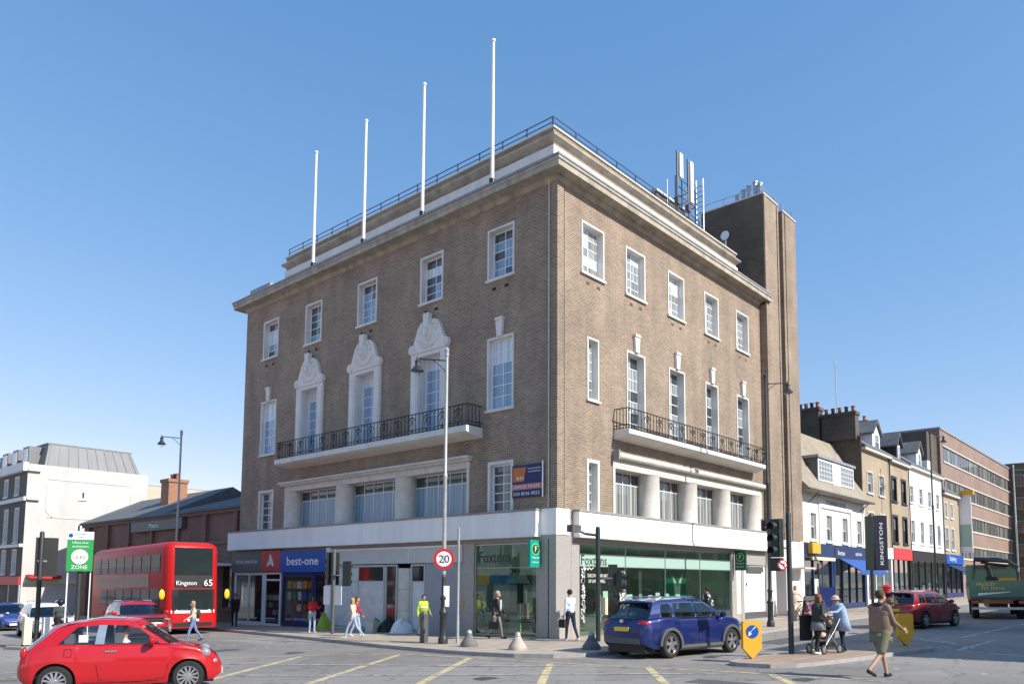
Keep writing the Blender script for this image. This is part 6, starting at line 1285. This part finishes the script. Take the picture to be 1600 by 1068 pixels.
# the man in the brown jacket, striding across the road towards the right, seen from behind
p, T, to, hd, dz, hn = person('stout man in brown jacket and khaki shorts walking away across the road', onr(-4.75,-12.95), radians(-22), 1.9, 'c_brown', 'c_khaki', 'c_black', 'c_hair_brown', legL=(24,10), legR=(-20,30), armL=(35,110,18,-20), armR=(12,45,14), bulk=1.13, shorts=True, vox=.013, head_turn=-15, head_tilt=12)
loft(p, T, [(.03,0,1.5+dz,.09,.1),(.01,0,1.45+dz,.12,.19),(.02,0,1.36+dz,.165,.235),(.04,0,1.2+dz,.205,.245),(.05,0,1.05+dz,.215,.25),(.045,0,.96+dz,.19,.225),(.04,0,.9+dz,.185,.22)], 'c_brown', 'jacket', wob=.015)
loft(p, T, [(.04,0,.925+dz,.192,.226),(.04,0,.865+dz,.19,.222)], 'c_black', 'jacket_hem'); loft(p, T, [(.02,0,1.53+dz,.085,.1),(.0,0,1.47+dz,.12,.14)], 'c_black', 'collar')
loft(p, T, [(.02,0,.93+dz,.19,.22),(.02,0,.75+dz,.205,.225)], 'c_khaki', 'shorts')
# two women with the pushchair on the island
p, T, to, hd, dz, hn = person('red-haired woman in dark green coat carrying a black bag by the pushchair', on(-.95,-10.15), radians(-25), 1.62, 'c_olive', 'c_black', 'c_shoe_white', 'c_hair_red', legL=(6,4), legR=(-8,10), armL=(28,50,10), armR=(-25,70,22), lean=4, long_hair=.12, vox=.014)
loft(p, T, [(.02,0,1.46+dz,.11,.17),(.03,0,1.3+dz,.17,.22),(.03,0,1.1+dz,.16,.2),(.02,0,.92+dz,.2,.22)], 'c_olive', 'coat', wob=.02); loft(p, T, [(.01,0,.95+dz,.18,.2),(.01,0,.66+dz,.22,.23)], 'c_grey', 'skirt', wob=.04); bag(p, T, (-.14,.34,.75+dz), (.2,.06,.42), 'c_black', 'tote_bag')
p, T, to, hd, dz, hn = person('woman in long pale blue coat and pale hat bending to the pushchair', on(.1,-10.45), radians(150), 1.6, 'c_paleblue', 'c_navy', 'c_black', 'c_hair_grey', legL=(10,6), legR=(-6,10), armL=(40,30,8), armR=(38,35,8), lean=16, vox=.014, head_tilt=25)
loft(p, T, [(.15,0,1.46+dz,.11,.16),(.11,0,1.3+dz,.18,.23),(.06,0,1.1+dz,.19,.23),(.02,0,.9+dz,.22,.25),(-.03,0,.6+dz,.25,.28)], 'c_paleblue', 'coat', wob=.03)
hm = MB(); hm._ball((hd.x,hd.y,hd.z+.05), .115, 14, 8, (1.05,1,.75)); hm.lathe([(.11,0),(.16,-.02),(.155,-.03)], (hd.x,hd.y,hd.z+.03), 16, cap=False); o = hm.build('hat', 'c_pink', p, smooth=True); o.data.transform(T)
def pushchair(x, y, rz):
    t = thing('pushchair', 'black pushchair with pink blanket between the two women', 'pushchair', on(x,y), rz)
    for xx in (-.32,.38):
        for s in (-1, 1):
            w = MB(); n = 16; w.tube([(xx+.12*cos(2*pi*k/n),s*.24,.14+.12*sin(2*pi*k/n)) for k in range(n+1)], .022, 6); w = w.build('wheel', 'rubber', t); MB().lathe([(.001,-.012),(.09,-.012),(.09,.012),(.001,.012)], (xx,s*.24,.14), 10, 'y', cap=False).build('hub', 'steel', w)
    m = MB()
    for s in (-1, 1): m.tube([(-.32,s*.24,.14),(.1,s*.23,.55),(.38,s*.24,.14)], .014, 6); m.tube([(.36,s*.24,.2),(-.1,s*.23,.62),(-.45,s*.22,1.02)], .014, 6)
    m.tube([(-.45,-.22,1.02),(-.45,.22,1.02)], .018, 6); m.build('chassis', 'lamp_silver', t)
    MB().hexa([(-.15,-.2,.42),(.3,-.2,.4),(.3,.2,.4),(-.15,.2,.42),(-.3,-.2,.85),(-.18,-.2,.85),(-.18,.2,.85),(-.3,.2,.85)]).build('seat', 'c_black', t); m = MB(); m._ball((-.1,0,.82), .3, 14, 8, (.9,.75,.7)); m.v = [(a, b, max(c, .74)) for a, b, c in m.v]; m.build('hood', 'c_black', t, smooth=True); MB()._ball((.12,0,.5), .2, 10, 7, (1.1,.9,.5)).build('blanket', 'c_pink', t, smooth=True); MB().box(-.25,.2,-.18,.18,.2,.32).build('basket', 'c_black', t)
pushchair(-.45, -10.15, radians(165))
# people along the left pavement
person('woman in red top and jeans walking by the blue shop window', on(-2.75,11.75), radians(-105), 1.6, 'c_red', 'c_denim_pale', 'c_shoe_white', 'c_hair_dark', 'skin_dark', legL=(6,5), legR=(-4,6), armL=(15,90,10), armR=(15,85,10), long_hair=.1)
p, T, to, hd, dz, hn = person('woman in maroon top and pale jeans walking behind the woman in beige', on(-3.2,7.9), radians(-60), 1.58, 'c_maroon', 'c_denim_pale', 'c_shoe_white', 'c_hair_brown', legL=(14,6), legR=(-10,14), armL=(10,20,8), armR=(-10,15,8), long_hair=.15)
person('woman in beige jacket and pale trousers striding left along the kerb', on(-4.1,6.9), radians(118), 1.58, 'c_cream', 'c_denim_pale', 'c_shoe_white', 'c_hair_blond', legL=(24,8), legR=(-22,20), armL=(-22,30,8), armR=(25,40,8), long_hair=.2)
p, T, to, hd, dz, hn = person('man in fluorescent yellow jacket with black rucksack near the lamp post', on(-1.5,5.75), radians(-100), 1.62, 'c_hivis', 'c_grey', 'c_black', 'c_hair_dark', legL=(10,5), legR=(-8,12), armL=(12,18,12), armR=(-10,20,12), bulk=1.1)
loft(p, T, [(.0,0,1.42+dz,.15,.2),(.0,0,1.25+dz,.19,.23),(.0,0,.95+dz,.17,.21)], 'c_hivis', 'jacket', wob=.02); loft(p, T, [(.0,0,1.2+dz,.196,.236),(.0,0,1.15+dz,.196,.236)], 'c_white', 'reflective_band'); m = MB()._ball((-.24,.06,1.2+dz), .2, 12, 8, (.6,.9,1.1)); o = m.build('rucksack', 'c_black', p, smooth=True); o.data.transform(T)
p, T, to, hd, dz, hn = person('man in dark blazer with open white shirt carrying a briefcase past the agency', on(-1.15,1.95), radians(-70), 1.78, 'c_suit', 'c_grey', 'c_black', 'c_hair_grey', legL=(16,6), legR=(-16,18), armL=(14,14,6), armR=(-10,14,8))
loft(p, T, [(.01,0,1.43+dz,.12,.19),(.0,0,1.28+dz,.16,.21),(-.01,0,1.1+dz,.15,.195),(-.02,0,.84+dz,.17,.2)], 'c_suit', 'blazer'); m = MB().box(.12,.172,-.05,.05,1.0+dz,1.42+dz); o = m.build('shirt_front', 'c_white', p); o.data.transform(T); bag(p, T, (hn[1][0].x,hn[1][0].y,hn[1][0].z+dz-.28), (.2,.05,.15), 'c_black', 'briefcase')
p, T, to, hd, dz, hn = person('man in pale blue shirt and dark trousers with a bag at the corner pier', on(-.65,-1.2), radians(75), 1.8, 'c_shirt_blue', 'c_navy', 'c_white', 'c_hair_dark', legL=(10,4), legR=(-14,14), armL=(-8,25,8), armR=(20,70,6), lean=3)
bag(p, T, (hn[0][0].x,hn[0][0].y+.03,hn[0][0].z+dz-.22), (.16,.05,.16), 'c_black', 'shoulder_bag')
# woman crossing by the bus
p, T, to, hd, dz, hn = person('woman with long hair, pale top and dark rucksack crossing in front of the bus', onr(-8.05,11.9), radians(165), 1.6, 'c_cream', 'c_denim', 'c_black', 'c_hair_blond', legL=(20,6), legR=(-20,16), armL=(15,40,6), armR=(-12,30,6), long_hair=.25)
m = MB()._ball((-.2,0,1.2+dz), .17, 12, 8, (.6,.9,1.15)); o = m.build('rucksack', 'c_olive', p, smooth=True); o.data.transform(T)
# by the right-hand front
p, T, to, hd, dz, hn = person('person in black and white patterned coat behind the blue SUV', on(7.6,-2.2), radians(100), 1.74, 'c_black', 'c_black', 'c_black', 'c_hair_dark', legL=(4,3), legR=(-4,6), armL=(20,60,8), armR=(20,60,8))
o = loft(p, T, [(.02,0,1.46+dz,.12,.18),(.02,0,1.3+dz,.18,.23),(.01,0,1.1+dz,.18,.22),(.0,0,.75+dz,.21,.25)], 'c_black', 'coat'); m = MB(); rr_ = random.Random(2)
for i in range(26):
    a = rr_.random()*2*pi; z = .8+.6*rr_.random(); m._ball((.2*cos(a),.235*sin(a),z+dz), .035+.02*rr_.random(), 7, 5, (.6,.6,1))
o = m.build('coat_blossoms', 'c_white', p); o.data.transform(T); o['kind'] = 'stuff'
p, T, to, hd, dz, hn = person('woman in long pale pink dress outside the doorway under the tower', on(18.9,-1.4), radians(-120), 1.68, 'c_pink', 'c_pink', 'c_white', 'c_hair_blond', legL=(6,4), legR=(-6,8), armL=(25,30,15), armR=(-10,20,10), long_hair=.25)
loft(p, T, [(.0,0,1.2+dz,.13,.16),(.0,0,.95+dz,.19,.2),(.0,0,.5+dz,.26,.27),(.0,0,.22+dz,.3,.3)], 'c_pink', 'dress', wob=.05)
person('person in dark clothes standing by the bus front near the shop corner', on(-1.7,20.6), radians(-120), 1.7, 'c_black', 'c_black', 'c_black', 'c_hair_dark', legL=(6,4), legR=(-6,8))
# drivers
def local(o, v): bpy.context.view_layer.update(); return o.matrix_world @ Vector(v)
def driver(label, carobj, x, y, z, top, h=1.7, sk='skin', hair='c_hair_brown', am=((40,35,6),(45,30,4)), long_hair=0):
    w = local(carobj, (x, y, z)); r = carobj.matrix_world.to_euler().z
    p, T, *_ = person(label, (w.x, w.y, w.z-.93*h/1.75), r, h, top, 'c_black', 'c_black', hair, sk, legL=(80,60), legR=(80,60), armL=am[0], armR=am[1], lean=-8, seated=True, long_hair=long_hair, vox=.018)
    return p
driver('driver in striped pale T-shirt at the wheel of the small red hatchback', fiat, .05, -.38, .585, 'c_white', 1.55, am=((55,20,4),(58,18,0)), hair='c_hair_brown')
# scooter rider waiting in the queue
sc = thing('motor_scooter', 'dark motor scooter waiting behind the red foreground car', 'scooter', at(-11.3,16.4), radians(-100))
for x in (.6,-.62):
    w = MB(); w.lathe([(.14,-.06),(.24,-.06),(.27,0),(.24,.06),(.14,.06)], (x,0,.27), 20, 'y'); w = w.build('wheel', 'rubber', sc, smooth=True); MB().lathe([(.001,-.05),(.14,-.05),(.14,.05),(.001,.05)], (x,0,.27), 14, 'y', cap=False).build('hub', 'steel', w)
m = MB(); m._ball((-.45,0,.62), 1, 14, 9, (.5,.2,.22)); m._ball((.1,0,.38), 1, 12, 7, (.45,.18,.09)); m.hexa([(.35,-.22,.4),(.45,-.22,.4),(.45,.22,.4),(.35,.22,.4),(.38,-.18,1.0),(.46,-.14,1.0),(.46,.14,1.0),(.38,.18,1.0)]); m.tube([(.6,0,.27),(.42,0,1.02)], .04, 8); m.build('body', 'plastic_black', sc, smooth=True)
MB().tube([(.36,-.35,1.06),(.42,0,1.03),(.36,.35,1.06)], .02, 6).build('handlebar', 'plastic_black', sc); MB()._ball((.5,0,.92), .08, 10, 7).build('headlight', 'lens_clear', sc, smooth=True); MB().box(-.8,-.0,-.14,.14,.78,.88).build('seat', 'plastic_black', sc); MB().add([(.5,-.2,1.05),(.5,.2,1.05),(.36,.17,1.42),(.36,-.17,1.42)], [(0,1,2,3)]).build('windshield', 'clear_glass', sc)
w = local(sc, (-.35,0,.86)); p, T, to, hd, dz, hn = person('scooter rider in dark jacket and black helmet in the waiting traffic', (w.x,w.y,w.z-.93), radians(-100), 1.75, 'c_olive', 'c_black', 'c_black', legL=(70,75), legR=(70,75), armL=(42,22,10), armR=(42,22,10), lean=6, seated=True, bald=True, bulk=1.15)
m = MB()._ball((hd.x-.005,hd.y,hd.z+.02), .135, 16, 10, (1.08,.95,1.05)); m.build('helmet', 'plastic_black', p, smooth=True)
